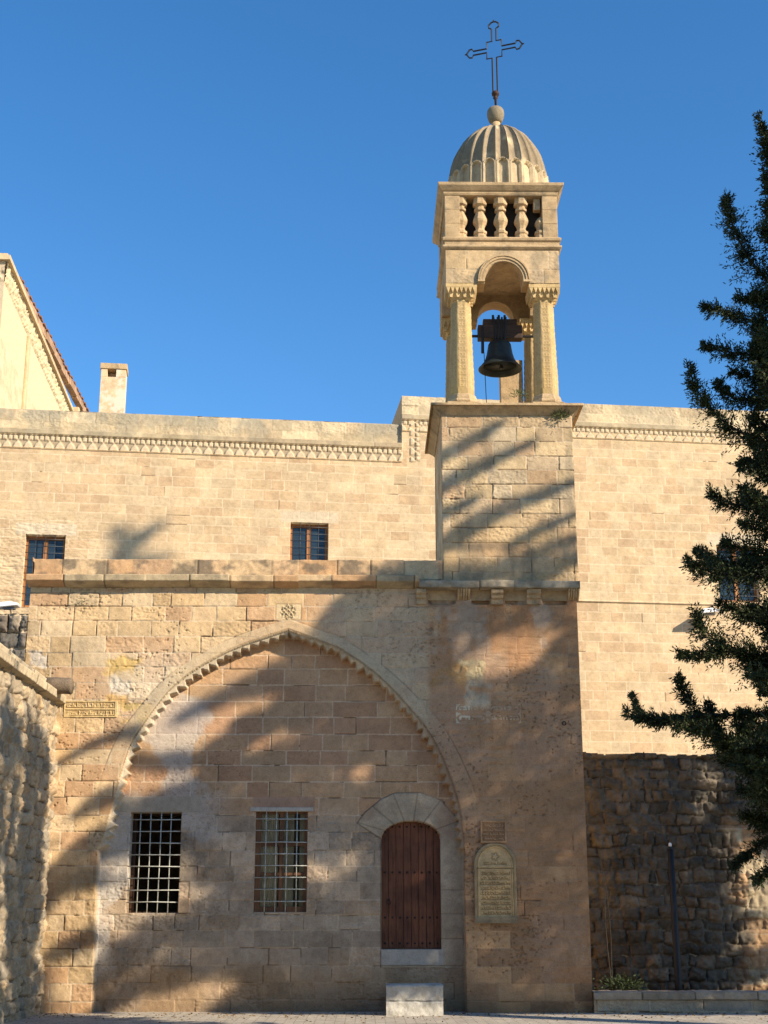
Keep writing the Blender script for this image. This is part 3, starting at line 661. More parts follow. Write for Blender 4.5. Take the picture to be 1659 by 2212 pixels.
def f4(U, V, x0, x1, z0, z1):
    w_ = (x1-x0); xm = (x0+x1)/2; zs = z1-w_*.5*.98
    up = np.hypot(U-xm, (V-zs)*.98)-w_/2; lo = np.maximum(np.abs(U-xm)-w_/2, z0-V)
    d = np.where(V > zs, up, lo); d = np.maximum(d, z0-V)
    H = .035-.03*ss(-.012, 0, d); H = np.where(d < -.05, .012, H); H = H+.02*np.exp(-((d+.075)/.014)**2)*(V > z0+.1)
    H = np.where(V < z0+.11, .05, H)
    ln = (np.abs(V-(zs-.06)) < .008)*(d < -.05); H = H-ln*.012; ink = ln*1.0
    for k in range(9):
        zz = z0+.15+k*.083
        if zz > zs-.12: break
        ink = np.maximum(ink, glyphs(U, V, xm-.25, xm+.25, zz, .05, 100+k, .0065)*(d < -.09))
    # worn ornament in the round head
    r = np.hypot(U-xm, V-(zs+.14)); orn = np.exp(-((r-.055-.012*np.cos(5*np.arctan2(V-zs-.14, U-xm)))/.014)**2)+glyphs(U, V, xm-.2, xm+.2, zs+.0, .045, 130, .007)
    ink = np.clip(np.maximum(ink, orn*(d < -.07)), 0, 1); H = H-ink*.012
    C = np.broadcast_to(A(.53, .37, .18), U.shape+(3,)); C = mixc(C, A(.53, .385, .2), (V > zs-.05)*.8); C = mixc(C, A(.27, .22, .14), (V < z0+.11)*.8)
    C = mixc(C, A(.25, .20, .12), (d > -.05)*.6); C = mixc(C, C*.62, ink*.8)
    return H, C, d < .0
tablet('arched_tablet', 'tall greenish round-headed tablet covered in worn lines of script, right of the door', a.x, b.x, b.z, a.z, f4, .005, -.02)

# ------------------------------------------------------------------ bell tower
tower = thing('bell_tower', 'square stone bell tower with an open belfry, a row of balusters and a ribbed dome', 'tower')
TY = .03; TX0, TX1 = Xx(954.5, 1060, TY), Xx(1242, 1060, TY); TW = TX1-TX0; TZ0 = zl1+.005; TZ1 = Zy(894, TY)
us = axis(TX0, TX1, .0125); vs = axis(TZ0, TZ1, .0125); U, V = np.meshgrid(us, vs)
Hs, Cs, ds, _ = ashlar(U, V, courses(TZ0, TZ1, .287, 77, .05), .52, 55, [(.48, .36, .205), (.47, .37, .235), (.47, .355, .22), (.46, .34, .2), (.48, .33, .19)], open_=.55, jw=.009, proud=.008, grain=.005, mortar=(.45, .37, .26))
lowr = 1-ss(Zy(1180, TY), Zy(1080, TY), V+.4*(fbm(U, V, 1.2, 3, 2)-.5)); Cs = mixc(Cs, Cs*.6+A(.50, .32, .15)*.4, lowr)
Cs = mixc(Cs, A(.22, .18, .12), ss(.56, .7, fbm(U*3, V*.6, 1.3, 4, 5))*.5)
Hs, Cs = pits(U, V, Hs, Cs, .36, 6)
eu = np.minimum(U-TX0, TX1-U); Hs = Hs-(1-ss(0, .015, eu))*.012
g = GR(); g.add(np.stack([U, TY-Hs, V], -1), Cs)
for x, sg in ((TX0, -1), (TX1, 1)):
    q, c = side_face(x-sg*.006, TY+.008, TY+TW, TZ0, TZ1, sg, 57, [CREAM, TAN, (.52, .41, .26)]); g.add(q, c)
yb_, cb_ = side_face(0, TX0, TX1, TZ0, TZ1, 1, 58, [CREAM, TAN]); g.add(np.stack([yb_[..., 1], TY+TW+yb_[..., 0]*0, yb_[..., 2]], -1), cb_)
g.build('shaft', M['wall'], tower)
# cornice rings (all four sides) as mitred profiles
def ring(parent, name, mat, x0, x1, y0, y1, prof, bevel=.006):
    """prof: (overhang, z) from bottom to top; closed solid"""
    vs = []; fs = []
    for o, z in prof: vs += [(x0-o, y0-o, z), (x1+o, y0-o, z), (x1+o, y1+o, z), (x0-o, y1+o, z)]
    n = len(prof)
    for i in range(n-1):
        for k in range(4): k2 = (k+1) % 4; fs.append((i*4+k, i*4+k2, (i+1)*4+k2, (i+1)*4+k))
    fs += [(3, 2, 1, 0), tuple((n-1)*4+k for k in range(4))]
    return MB().raw(vs, fs).build(name, mat, parent, bevel=bevel)
cz1 = Zy(868.5, TY-.2); cz0 = TZ1-.02
ring(tower, 'cornice', M['trim'], TX0, TX1, TY, TY+TW, [(.012, cz0), (.03, cz0+.03), (.05, cz0+.05), (.13, cz0+.12), (.15, cz0+.15), (.15, cz0+.17), (.20, cz1-.05), (.20, cz1), (-.1, cz1+.005)])
BI = .10; BX0, BX1 = TX0+.135, TX1-.115; BY0 = TY+BI; BW = BX1-BX0; BY1 = BY0+BW; bz = cz1
# levels on the belfry front plane
L = lambda y: Zy(y, BY0)
zbase = L(846); zcap0, zcap1 = L(645), L(611); zstr0, zstr1 = L(541), L(512); zbal1 = L(421); zc2 = Zy(392.5, BY0-.12)
cw = .62
def column(cx, cy):
    c = sub('column', tower)
    q = MB(); h = cw/2
    q.box(cx-h, cx+h, cy-h, cy+h, bz-.01, bz+.14)
    n = 8; prof = [(h*1.0, bz+.142), (h*1.03, bz+.175), (h*.98, bz+.205), (h*.9, bz+.22), (h*.90, bz+.25), (h*.84, bz+.31), (h*.78, bz+.335)]
    q.lathe([(r/math.cos(math.pi/8), z) for r, z in prof], (cx, cy), 8, .5)
    q.build('base', M['trim'], c, bevel=.008)
    nz = np.arange(bz+.33, zcap0+.01, .011); nu = 96; th = np.linspace(0, 2*math.pi, nu, endpoint=False)
    T, Z = np.meshgrid(th, nz); tt = ((T+math.pi/8) % (math.pi/4))-math.pi/8
    taper = 1-.20*(Z-nz[0])/(nz[-1]-nz[0]); r = .235*taper/np.cos(tt)*1.0
    fac = np.floor((T+math.pi/8)/(math.pi/4)) % 2
    w_ = np.tan(tt)*.235*taper; per = .085
    za = (Z % per)/per; zig = np.abs(w_)-(.028*(1-np.abs(2*za-1))+.008)
    car = np.exp(-(zig/.010)**2)+np.exp(-((np.abs(w_)-.060)/.008)**2)+(np.hypot(w_, (za-.5)*per) < .010)*1.0
    per2 = .13; zb_ = (Z % per2)/per2; car2 = np.exp(-((np.hypot(np.abs(w_)-.03, (zb_-.5)*per2)-.03)/.008)**2)+np.exp(-((np.abs(w_)-.062)/.006)**2)
    c_ = np.clip(np.where(fac > 0, car, car2*.8), 0, 1)*(Z > bz+.45)*(Z < zcap0-.08)
    r = r+c_*.011+(fbm(T*2, Z, 6, 3, 4)-.5)*.01
    Cc = A(.49, .35, .17)*(.8+.4*fbm(T*3, Z, 2.0, 4, 9))[..., None]; Cc = Cc*(.78+.25*c_)[..., None]
    Cc = mixc(Cc, A(.58, .39, .13), ss(.5, .7, fbm(T, Z, 1.1, 3, 12))*.5)
    g = GR(); g.add(np.stack([cx+r*np.cos(T), cy+r*np.sin(T), Z], -1), Cc, wrapu=True); g.build('shaft', M['wall'], c, smooth=False)
    # capital: neck, flare with niches, saw band, abacus
    q = MB(); H0 = zcap0; H1 = zcap1; e = h
    q.lathe([(.19, H0-.01), (.205, H0+.01), (.205, H0+.03), (.20, H0+.04)], (cx, cy), 8, .5)
    vs = []; fs = []; lv = [(.17, H0+.035), (.215, H0+.09), (e-.045, H0+.20), (e-.03, H0+.25), (e-.03, H1-.002)]
    for o, z in lv: vs += [(cx-o, cy-o, z), (cx+o, cy-o, z), (cx+o, cy+o, z), (cx-o, cy+o, z)]
    for i in range(len(lv)-1):
        for k in range(4): k2 = (k+1) % 4; fs.append((i*4+k, i*4+k2, (i+1)*4+k2, (i+1)*4+k))
    fs += [(3, 2, 1, 0), tuple((len(lv)-1)*4+k for k in range(4))]; q.raw(vs, fs)
    for sx, sy in ((0, -1), (0, 1), (1, 0), (-1, 0)):
        for k in range(7):
            t = (k-3)*2*e/7.0*.98; w7 = e/7*.93; za_, zb2 = H1-.075, H1-.19
            tri = [(t-w7, za_), (t+w7, za_), (t, zb2)]
            if sx == 0: q.prism([(cx+a_, b_) for a_, b_ in tri], cy+sy*(e-.075), cy+sy*(e-.004))
            else: q.prism([(cy+a_, b_) for a_, b_ in tri], cx+sx*(e-.075), cx+sx*(e-.004), 'x')
        for k in range(4):
            t = (k-1.5)*.135; za_, zb2 = H1-.15, H0+.07
            tri = [(t-.05, za_), (t+.05, za_), (t+.02, zb2), (t-.02, zb2)]
            if sx == 0: q.prism([(cx+a_, b_) for a_, b_ in tri], cy+sy*(.20), cy+sy*(e-.05))
            else: q.prism([(cy+a_, b_) for a_, b_ in tri], cx+sx*(.20), cx+sx*(e-.05), 'x')
    q.box(cx-e, cx+e, cy-e, cy+e, H1-.075, H1)
    q.build('capital', M['col'], c)
for cx in (BX0+cw/2, BX1-cw/2):
    for cy in (BY0+cw/2, BY1-cw/2): column(cx, cy)
# arched storey
apx = P(1086, 566, BY0); ax = (BX0+BX1)/2+.02; ri = (Xx(1128, 610, BY0)-Xx(1045, 610, BY0))/2; zs_ = L(604)
azt = zstr0+.02; th_ = .42
def arch_face(a0, a1, c):
    pts = [(a0, zcap1+.003), (c-ri, zcap1+.003)]
    pts += [(c+ri*math.cos(t), zs_+(apx.z-zs_)*math.sin(t)) for t in np.linspace(math.pi, 0, 25)]
    return pts+[(c+ri, zcap1+.003), (a1, zcap1+.003), (a1, azt), (a0, azt)]
q = MB(); q.prism(arch_face(BX0, BX1, ax), BY0, BY0+th_).prism(arch_face(BX0, BX1, ax), BY1-th_, BY1)
q.prism([(p_[0], p_[1]) for p_ in arch_face(BY0+th_, BY1-th_, (BY0+BY1)/2)], BX0+.003, BX0+th_, 'x').prism(arch_face(BY0+th_, BY1-th_, (BY0+BY1)/2), BX1-th_, BX1-.003, 'x')
q.build('arch_wall', M['trim'], tower, bevel=.006)
us = np.arange(BX0+.004, BX1, .0125); vs = np.arange(zcap1+.006, azt-.002, .0125); U, V = np.meshgrid(us, vs)
Hq, Cq, _, _ = ashlar(U, V, np.array([zcap1-.3, zcap1+(azt-zcap1)*.42, azt+.01, azt+.5]), .62, 71, [(.48, .345, .19), (.46, .33, .18), (.49, .36, .21)], open_=.6, jw=.008, jd=.012, grain=.005)
Hq, Cq = pits(U, V, Hq, Cq, .6, 12); Cq = mixc(Cq, A(.27, .215, .14), ss(.5, .66, fbm(U*1.5, V, 2.2, 5, 6))*.6)
kq = ~((np.abs(U-ax) < ri+.02)*((V < zs_) | (((U-ax)/(ri+.02))**2+((V-zs_)/(apx.z-zs_+.02))**2 < 1)))
g = GR(); g.add(np.stack([U, BY0-.008-Hq*.7, V], -1), Cq, kq); g.build('arch_facing', M['wall'], tower)
def archivolt(y, sg):
    q = MB(); 
    for r0, r1, o in ((ri+.005, ri+.05, .03), (ri+.055, ri+.10, .05), (ri+.105, ri+.135, .065)):
        k = (apx.z-zs_)/ri; n = 28; t = np.linspace(0, math.pi, n)
        pts = [(ax+r1*math.cos(a), zs_+(r1-ri+ri*k)*math.sin(a)) for a in t]+[(ax+r0*math.cos(a), zs_+(r0-ri+ri*k)*math.sin(a)) for a in t[::-1]]
        q.prism(pts, y+sg*.0-.02*sg*-1, y+sg*o)
    for s_ in (-1, 1): q.box(ax+s_*(ri+.07)-.07, ax+s_*(ri+.07)+.07, min(y, y+sg*.06), max(y, y+sg*.06), zs_-.05, zs_-.003)
    return q.build('arch_moulding', M['trim'], tower, bevel=.004)
archivolt(BY0, -1)
# timber/stone ceiling inside
MB().box(BX0+.3, BX1-.3, BY0+.3, BY1-.3, azt-.12, azt-.02).build('ceiling', M['trim'], tower)
ring(tower, 'string_course', M['trim'], BX0, BX1, BY0, BY1, [(.0, azt), (.03, azt+.02), (.06, azt+.05), (.06, azt+.085), (.015, azt+.11), (.015, zstr1-.10), (.05, zstr1-.075), (.06, zstr1-.03), (.03, zstr1-.0), (-.02, zstr1+.01)])
# baluster storey
pier = .30; zb0 = zstr1+.008
for cx in (BX0+pier/2, BX1-pier/2):
    for cy in (BY0+pier/2, BY1-pier/2):
        q = MB(); n = 3
        for k in range(n): q.box(cx-pier/2, cx+pier/2, cy-pier/2, cy+pier/2, zb0+(zbal1-zb0)*k/n, zb0+(zbal1-zb0)*(k+1)/n-.004)
        q.build('corner_pier', M['trim'], tower, bevel=.006)
HB = zbal1-zb0
def balu(cx, cy, half=False, broken=False):
    pf = [(.14, 0), (.14, .07), (.115, .09), (.115, .12), (.135, .14), (.135, .19), (.10, .22), (.085, .26), (.10, .33), (.142, .42), (.145, .47), (.12, .55), (.085, .64), (.075, .67), (.115, .69), (.115, .74), (.08, .76), (.09, .80), (.14, .83), (.145, .88), (.13, .89), (.13, 1)]
    if broken: pf = [(.14, 0), (.14, .07), (.115, .09), (.115, .12), (.135, .14), (.135, .19), (.10, .22), (.085, .26), (.10, .33), (.13, .40), (.10, .47), (.03, .56), (0, .57)]
    q = MB(); q.lathe([(r*1.04, zb0+h_*HB*.998) for r, h_ in pf], (cx, cy), 8, .5)
    return q.build('baluster', M['trim'], tower, bevel=.004)
ins_ = BX1-BX0-2*pier
for side in range(4):
    for k in range(5):
        t = pier+ins_*(k*.5/1.0+.0)/2 if False else pier+ins_*k/4.0
        t = min(max(t, pier+.02), BW-pier-.02)
        cx, cy = {0: (BX0+t, BY0+.15), 1: (BX0+t, BY1-.15), 2: (BX0+.15, BY0+t), 3: (BX1-.15, BY0+t)}[side]
        balu(cx, cy, broken=(side == 0 and k == 4))
q = MB().box(BX1-pier-.16, BX1-pier-.02, BY0+.10, BY0+.24, zb0+HB*.72, zbal1-.003); q.build('baluster', M['trim'], tower, bevel=.01)
ring(tower, 'top_cornice', M['trim'], BX0, BX1, BY0, BY1, [(-.03, zbal1-.002), (.01, zbal1+.0), (.03, zbal1+.04), (.03, zbal1+.07), (.06, zbal1+.09), (.13, zc2-.06), (.14, zc2), (-.1, zc2+.01)])
MB().box(BX0+.33, BX1-.33, BY0+.33, BY1-.33, zb0, zbal1-.002).build('dark_inner_wall', plain('shade_black', (.022, .018, .014), .95), tower)  # added box, coloured near-black as the shade behind the balusters
# dome
DC = (Xx(1075, 392, (BY0+BY1)/2), (BY0+BY1)/2); zd0 = zc2+.005; zd1 = Zy(275, DC[1]); DR = (Xx(1184, 392, DC[1])-Xx(966, 392, DC[1]))/2*1.02
NL = 24; nu = NL*16; th = np.linspace(0, 2*math.pi, nu, endpoint=False); tv = np.linspace(0, 1, 150)
T, TV = np.meshgrid(th, tv)
prof_t = np.linspace(0, 1, 60); q_ = np.clip((prof_t-.14)/.84, 0, 1); prof_r = np.sqrt(np.clip(1-q_**2.35, 0, 1))*1.0; prof_r = np.maximum(prof_r*(1-.04*q_), .11)
Rr = DR*np.interp(TV, prof_t, prof_r); Zr = zd0+(zd1-zd0)*TV
# smooth
hgt = zd1-zd0
f = ((T/(2*math.pi)*NL+.5) % 1)-.5; wl = 2*math.pi*Rr/NL
flute = np.sqrt(np.clip(1-(2*f)**2, 0, 1))*np.minimum(.13, wl*.5)
nz_ = TV*hgt; nh_ = .34*hgt
inn = (np.abs(f) < .34)*(nz_ < nh_-.02)*((nz_ < nh_-.02-wl*.34) | (np.hypot(f*wl, nz_-(nh_-.02-wl*.34)) < wl*.34))*(nz_ > .05)
rim = (np.abs(f) < .47)*(nz_ < nh_+.03)*((nz_ < nh_-.02-wl*.34) | (np.hypot(f*wl, nz_-(nh_-.02-wl*.34)) < wl*.44))
lowz = 1-ss(nh_+.02, nh_+.07, nz_)
off = np.where(rim, .01, -flute*ss(nh_-.1, nh_+.05, nz_)*1.0); off = np.where(inn, -.075, off); off = np.where((nz_ < nh_*.0+.05), .015, off)
Rf = Rr+off+(fbm(T*3, Zr, 5, 4, 6)-.5)*.018
Cd = A(.53, .42, .26)*(.8+.4*fbm(T*3, Zr, 2.5, 4, 3))[..., None]
lich = ss(.33, .5, fbm(T*2.2, Zr*1.5, 1.6, 4, 8)+.10*ss(.3, .6, TV))
Cd = mixc(Cd, A(.235, .185, .12), np.where(rim, .3, .85)*lich)
g = GR(); g.add(np.stack([DC[0]+Rf*np.cos(T), DC[1]+Rf*np.sin(T), Zr], -1), Cd, wrapu=True); g.build('dome', M['dome'], tower)
DC = (Xx(1070.5, 250, DC[1]), DC[1])
zn = zd1-.01; zbl0, zbl1 = Zy(265, DC[1]), Zy(233, DC[1])
MB().lathe([(DR*.14, zn-.05), (DR*.10, zn+.03), (DR*.085, zbl0+.02)], DC, 16).build('finial_neck', M['trim'], tower, smooth=True)
br_ = .185; hb = zbl1-zbl0
MB().lathe([(0, zbl0), (br_*.55, zbl0+.005), (br_*.8, zbl0+hb*.15), (br_*.97, zbl0+hb*.42), (br_, zbl0+hb*.6), (br_*.96, zbl0+hb*.82), (br_*.8, zbl0+hb*.96), (br_*.5, zbl0+hb), (0, zbl0+hb*1.005)], DC, 28).build('finial_ball', stone('finial_stone', (.24, .20, .135), attr=False, bump=.6, dist=.02), tower, smooth=True)
DC = (Xx(1069, 120, DC[1])+.0, DC[1])
# cross
cr = thing('cross', 'dark open-work iron cross with flared ends on top of the dome', 'cross')
ctr = P(1068.5, 106.5, DC[1]).z; rot = R(-19); ca, sa = math.cos(rot), math.sin(rot)
def cp(x, z): return (DC[0]-.01+x*ca, DC[1]+x*sa, ctr+z)
s1 = [(.05, -1.12), (.05, -.21), (.17, -.21), (.17, -.05), (.47, -.05), (.50, -.11), (.56, -.10), (.62, -.01)]
s1m = [(.62, -.01), (.655, .0), (.62, .01), (.56, .10), (.50, .11), (.47, .05), (.17, .05), (.17, .21), (.05, .21), (.05, .52), (.11, .56), (.115, .63), (.05, .69), (.0, .70), (0, .74)]
right = s1+s1m[1:]
left = [(-x, z) for x, z in right]
q = MB(); q.tube([cp(*p_) for p_ in right], .019, 6).tube([cp(*p_) for p_ in left], .019, 6); q.build('frame', M['iron'], cr)
zz = ctr-1.12
MB().tube([cp(0, -1.06), cp(0, -1.10), cp(0, -1.15), cp(0, -1.17), cp(0, -1.2), cp(0, -1.22), cp(0, -1.25), (DC[0]-.005, DC[1], zbl1-.03)], [.055, .085, .08, .035, .035, .06, .03, .022], 10).build('collar', M['rust'], cr, smooth=True)
# bell with yoke
bl = thing('bell', 'dark bronze church bell hanging in the open belfry of the tower', 'bell')
bx = Xx(1079, 790, DC[1]); by = (BY0+BY1)/2-.1; bz0 = Zy(797, by); bz1 = Zy(738, by); br = (Xx(1125, 797, by)-Xx(1034, 797, by))/2*1.03; hb = bz1-bz0
pf = [(1, 0), (1.0, .02), (.93, .07), (.80, .18), (.68, .35), (.60, .55), (.555, .75), (.53, .88), (.47, .96), (.33, 1.0), (.0, 1.02)]
pin = [(.0, .9), (.40, .88), (.50, .6), (.62, .3), (.82, .07), (.96, .0)]
MB().lathe([(r*br, bz0+h_*hb) for r, h_ in pin]+[(r*br, bz0+h_*hb) for r, h_ in pf], (bx, by), 40).lathe([(br*.815, bz0+hb*.175), (br*.83, bz0+hb*.16), (br*.85, bz0+hb*.15)], (bx, by), 40).build('body', M['bronze'], bl, smooth=True)
MB().tube([(bx, by, bz0+hb*.85), (bx+.02, by, bz0+.12), (bx+.03, by, bz0+.02)], [.015, .02, .05], 8).build('clapper', M['iron'], bl, smooth=True)
zy0, zy1 = bz1+.03, Zy(705, by)
q = MB(); q.box(Xx(1032, 720, by), Xx(1127, 720, by), by-.11, by+.11, zy0+.02, zy1); q.box(bx-.33, bx+.36, by-.09, by+.09, zy1+.003, zy1+.14); q.build('yoke', M['beam'], bl, bevel=.01)
q = MB()
for d_ in (-.12, -.04, .05, .13): q.tube([(bx+d_*.7, by-.12, zy0-.08), (bx+d_, by-.125, zy1+.16)], .02, 6)
for d_ in (-.12, .0, .12): q.tube([(bx+d_, by, zy1+.13), (bx+d_, by, zy1+.26)], .025, 6)
q.tube([(bx-.06, by, bz1-.02), (bx-.04, by, zy0+.06)], .03, 6).tube([(bx+.06, by, bz1-.02), (bx+.04, by, zy0+.06)], .03, 6)
q.build('strap', M['iron'], bl)
q = MB(); xa = Xx(1042, 740, by); q.tube([(xa, by-.1, zy1-.05), (xa-.01, by-.12, zy0-.32)], .032, 6); q.tube([(xa+.02, by-.1, zy0-.3), (xa+.06, by-.05, cz1+.1), (xa+.06, by-.03, cz1)], .008, 5); q.build('bell_rope', M['iron'], bl)
MB().tube([(BX0+.3, by, zy0+.1), (BX1-.3, by, zy0+.1)], .03, 8).build('axle', M['iron'], bl)
# block of masonry seen at the back of the belfry
xa, xb = Xx(1078, 840, BY1), Xx(1126, 840, BY1)
MB().box(xa, xb, BY1-.35, BY1-.05, cz1, Zy(790, BY1)).build('low_pier', M['trim'], tower, bevel=.01)
# metal wall ring
rp = P(1218, 1563)
tag(MB().tube([(rp.x+.032*math.cos(t), -.035, rp.z+.032*math.sin(t)) for t in np.linspace(0, 2*math.pi, 15)], .010, 6).tube([(rp.x, .02, rp.z+.032), (rp.x, -.04, rp.z+.03)], .011, 6).build('iron_ring', M['iron'], None, smooth=True), 'small dark iron ring fixed to the brown wall under the tower', 'ring')

# ------------------------------------------------------------------ monastery building behind
BO = Vector((0, 12.4, 0)); BA = R(6)
def raypl(x, y, O, ang, off=0.0):
    """pixel ray -> (u, z) on the vertical plane through O turned by ang, moved back by off"""
    n = Vector((-math.sin(ang), math.cos(ang), 0)); e = Vector((math.cos(ang), math.sin(ang), 0)); Oq = O+n*off
    d = ray(x, y); t = (Oq-CAM).dot(n)/d.dot(n); p = CAM+d*t; return (p-Oq).dot(e), p.z
def Bp(x, y, off=0.0): return raypl(x, y, BO, BA, off)
mon = thing('monastery_building', 'long pale limestone building with a carved frieze rising behind the gatehouse', 'building')
mon.location = BO; mon.rotation_euler.z = BA
ub0, ub1 = Bp(-60, 1100)[0], Bp(1760, 1100)[0]; us_ = Bp(868, 900)[0]; ztl, ztr = Bp(430, 897)[1], Bp(1400, 877)[1]
zll, zlr = Bp(430, 953)[1], Bp(1400, 929)[1]; zbl, zbr = Bp(430, 981)[1], Bp(1400, 951)[1]
uv0, uv1 = Bp(886, 950)[0], Bp(905, 950)[0]
BW_ = [(Bp(50, 1230)[0], Bp(137, 1230)[0], Bp(90, 1312)[1], Bp(90, 1155)[1]), (Bp(627, 1170)[0], Bp(709, 1170)[0], Bp(668, 1226)[1], Bp(668, 1129)[1]), (Bp(1550, 1220)[0], Bp(1636, 1220)[0], Bp(1590, 1300)[1], Bp(1590, 1178)[1])]
zcs = Bp(1400, 1302)[1]
def backwall(U, V):
    PALB = [(.53, .395, .235), (.515, .375, .22), (.54, .405, .245), (.48, .34, .20), (.515, .385, .23), (.525, .405, .25)]
    H, C, d, _ = ashlar(U, V, courses(3, 17, .275, 61, .1), .50, 61, PALB, open_=.03, jw=.010, jd=.006, mortar=(.64, .50, .33), proud=.003, grain=.0016, tint=.05, warp=.004)
    # rows of tooled, rougher stones low on the left
    rg_ = ss(Bp(300, 1200)[0], Bp(60, 1200)[0], U)*(1-ss(Bp(60, 1130)[1]-.6, Bp(60, 1100)[1]+.4, V)); H = H+rg_*(fbm(U*1.2, V*4, 8, 4, 3)-.5)*.05
    H = H+(fbm(U*1.5, V*4, 5, 4, 4)-.5)*.007
    rk_ = ss(.58, .72, fbm(U*2.5, V*.35, 1.4, 4, 47))*ss(6, 10, V); C = mixc(C, A(.44, .34, .22), rk_*.35)
    right = U > us_; top = np.where(right, ztr, ztl); lip = np.where(right, zlr, zll); bb = np.where(right, zbr, zbl)
    # parapet, greyed by weather near its top edge
    Hp, Cp, dp, _ = ashlar(U, V, courses(8, 17, .29, 62, .1), .75, 63, [(.49, .39, .24), (.46, .36, .225), (.51, .41, .26)], open_=.3, jw=.007, grain=.006)
    gr = ss(.42, .62, fbm(U*1.4, V, 1.6, 5, 64))*(.45+.55*ss(top-.55, top-.05, V)); Cp = mixc(Cp, A(.29, .26, .19), gr*np.where(right, .4, .8))
    par = V > lip; C = mixc(C, Cp, par*1.0); H = np.where(par, Hp+np.where(right | (U > us_-.02), .02, -.08), H)
    lp = (V > lip)*(V < lip+.16); H = np.where(lp, .075+(fbm(U, V, 9, 3, 3)-.5)*.012, H); C = mixc(C, C*.85, lp*1.0)
    # frieze
    band = (V < lip-.015)*(V > bb); vb = (U > uv0)*(U < uv1)*(V > zbl)*(V < zlr-.02); band = band & ~((U > uv1) & (V < zbr)) 
    cwid = .29; 
    hh = lip-.015-bb; gq = np.where(vb, ((V/cwid) % 1), np.clip((V-bb)/hh, 0, 1)); fq = np.where(vb, (U-uv0)/(uv1-uv0), (U/cwid+.04*np.sin(U*2)) % 1)
    gq, fq = np.where(vb, fq, gq), np.where(vb, gq, fq)
    disc = 1-ss(.36, .44, np.hypot((fq-.5), (gq-.02)*.9)); cub = (gq > .62)*(1-ss(.15, .21, np.abs(np.abs(fq-.5)-.26)))*(1-ss(.93, .98, gq))
    x_ = np.exp(-((np.abs(fq-.5)-.35*np.abs(gq-.55)*2)/.09)**2)
    mot = np.clip(np.maximum(np.maximum(disc, cub), x_*.7), 0, 1); isb = (band | vb)
    H = np.where(isb, -.01+.042*mot, H); C = mixc(C, A(.48, .38, .245)*(.75+.35*mot+.2*(fbm(U, V, 6, 3, 9)-.5))[..., None], isb*.95)
    H = np.where((np.abs(V-bb) < .012) & ~vb, .05, H)
    H = H+.06*np.exp(-(np.maximum(np.abs(V-zcs)-.015, 0)/.006)**2)*(U > 2)
    keep = V < np.where(right, ztr, ztl)
    for x0, x1, z0, z1 in BW_:
        i = (U > x0)*(U < x1)*(V > z0)*(V < z1); H = np.where(i, -.32, H); keep &= ~((U > x0+.03)*(U < x1-.03)*(V > z0+.03)*(V < z1-.03))
        li = (U > x0-.27)*(U < x1+.27)*(V > z1)*(V < z1+.32); C = mixc(C, A(.54, .46, .33)*(.8+.4*fbm(U, V, 5, 4, 2))[..., None], li*.7)
    return H, C, keep
us = axis(ub0, ub1, .02, [q_[0] for q_ in BW_]+[q_[1] for q_ in BW_]+[us_]); vs = axis(Bp(1300, 1700)[1]-.6, ztr, .02, [ztl]+[q_[2] for q_ in BW_]+[q_[3] for q_ in BW_])
U, V = np.meshgrid(us, vs); H, C, K = backwall(U, V)
g = GR(); g.add(np.stack([U, -H, V], -1), C, K); g.build('wall', M['wall'], mon)
q = MB(); q.box(ub0, us_-.01, .09, .55, ztl-1.2, ztl-.012).box(us_, ub1, .0, .5, ztr-1.3, ztr-.012).box(us_, us_+.5, .5, 4, ztr-1.6, ztr-.012)
q.build('parapet', M['yel'], mon, bevel=.008)
MB().box(ub0, us_-.02, .56, 7, ztl-1.3, ztl-1.15).box(us_, ub1, .51, 7, ztr-1.45, ztr-1.3).build('roof', M['yel'], mon)
MB().box(ub0, ub1, 1.2, 1.3, 0, ztl-1.2).build('dark_inner_wall', M['dark'], mon)
MB().box(ub0, ub1, .0, .5, -.1, vs[0]+.01).build('lower_wall', M['yel'], mon)
for i, (x0, x1, z0, z1) in enumerate(BW_):
    q = MB(); xm = (x0+x1)/2; y_ = .20; a_ = .075
    for c in ((x0, x0+a_, z0, z1), (x1-a_, x1, z0, z1), (x0+a_, x1-a_, z1-.10, z1), (x0+a_, x1-a_, z0, z0+.09), (xm-.06, xm+.06, z0+.09, z1-.1)): q.box(c[0], c[1], y_, y_+.08, c[2], c[3])
    wf = q.build('window', M['oak'], mon, bevel=.006)
    tag(wf, ['tall window with brown casements partly behind the gatehouse parapet', 'square window with brown casements above the middle of the parapet', 'window with brown casements half hidden by the cypress'][i])
    MB().box(x0+a_-.01, xm-.055, y_+.035, y_+.04, z0+.08, z1-.09).box(xm+.055, x1-a_+.01, y_+.035, y_+.04, z0+.08, z1-.09).build('pane', M['glass'], wf)
    nh = max(3, int((z1-z0)/.20)); grille(wf, x0+.02, x1-.02, z0, z1, .03, 3, nh, .009, 'bars', .0)
# chimney
off = 1.3; ca0, ca1 = Bp(216, 840, off)[0], Bp(270, 840, off)[0]; zt, zc_, zv, z0 = Bp(240, 785, off)[1], Bp(240, 797, off)[1], Bp(240, 814, off)[1], Bp(240, 887, off)[1]
va, vb_ = Bp(232, 805, off)[0], Bp(251, 805, off)[0]; dp = off+.55
q = MB(); q.box(ca0, ca1, off, dp, z0-1.4, zv).box(ca0, va, off, dp, zv+.001, zc_).box(vb_, ca1, off, dp, zv+.001, zc_).box(va, vb_, off+.35, dp, zv+.001, zc_)
ch = q.build('chimney', stone('plastered_stone', (.60, .43, .26), attr=False, stain=(.60, .52, .40), stainlo=.5, stainhi=.56), mon, bevel=.006)
MB().box(ca0-.03, ca1+.03, off-.03, dp+.03, zc_+.002, zt).build('cap', M['trim'], ch, bevel=.01)

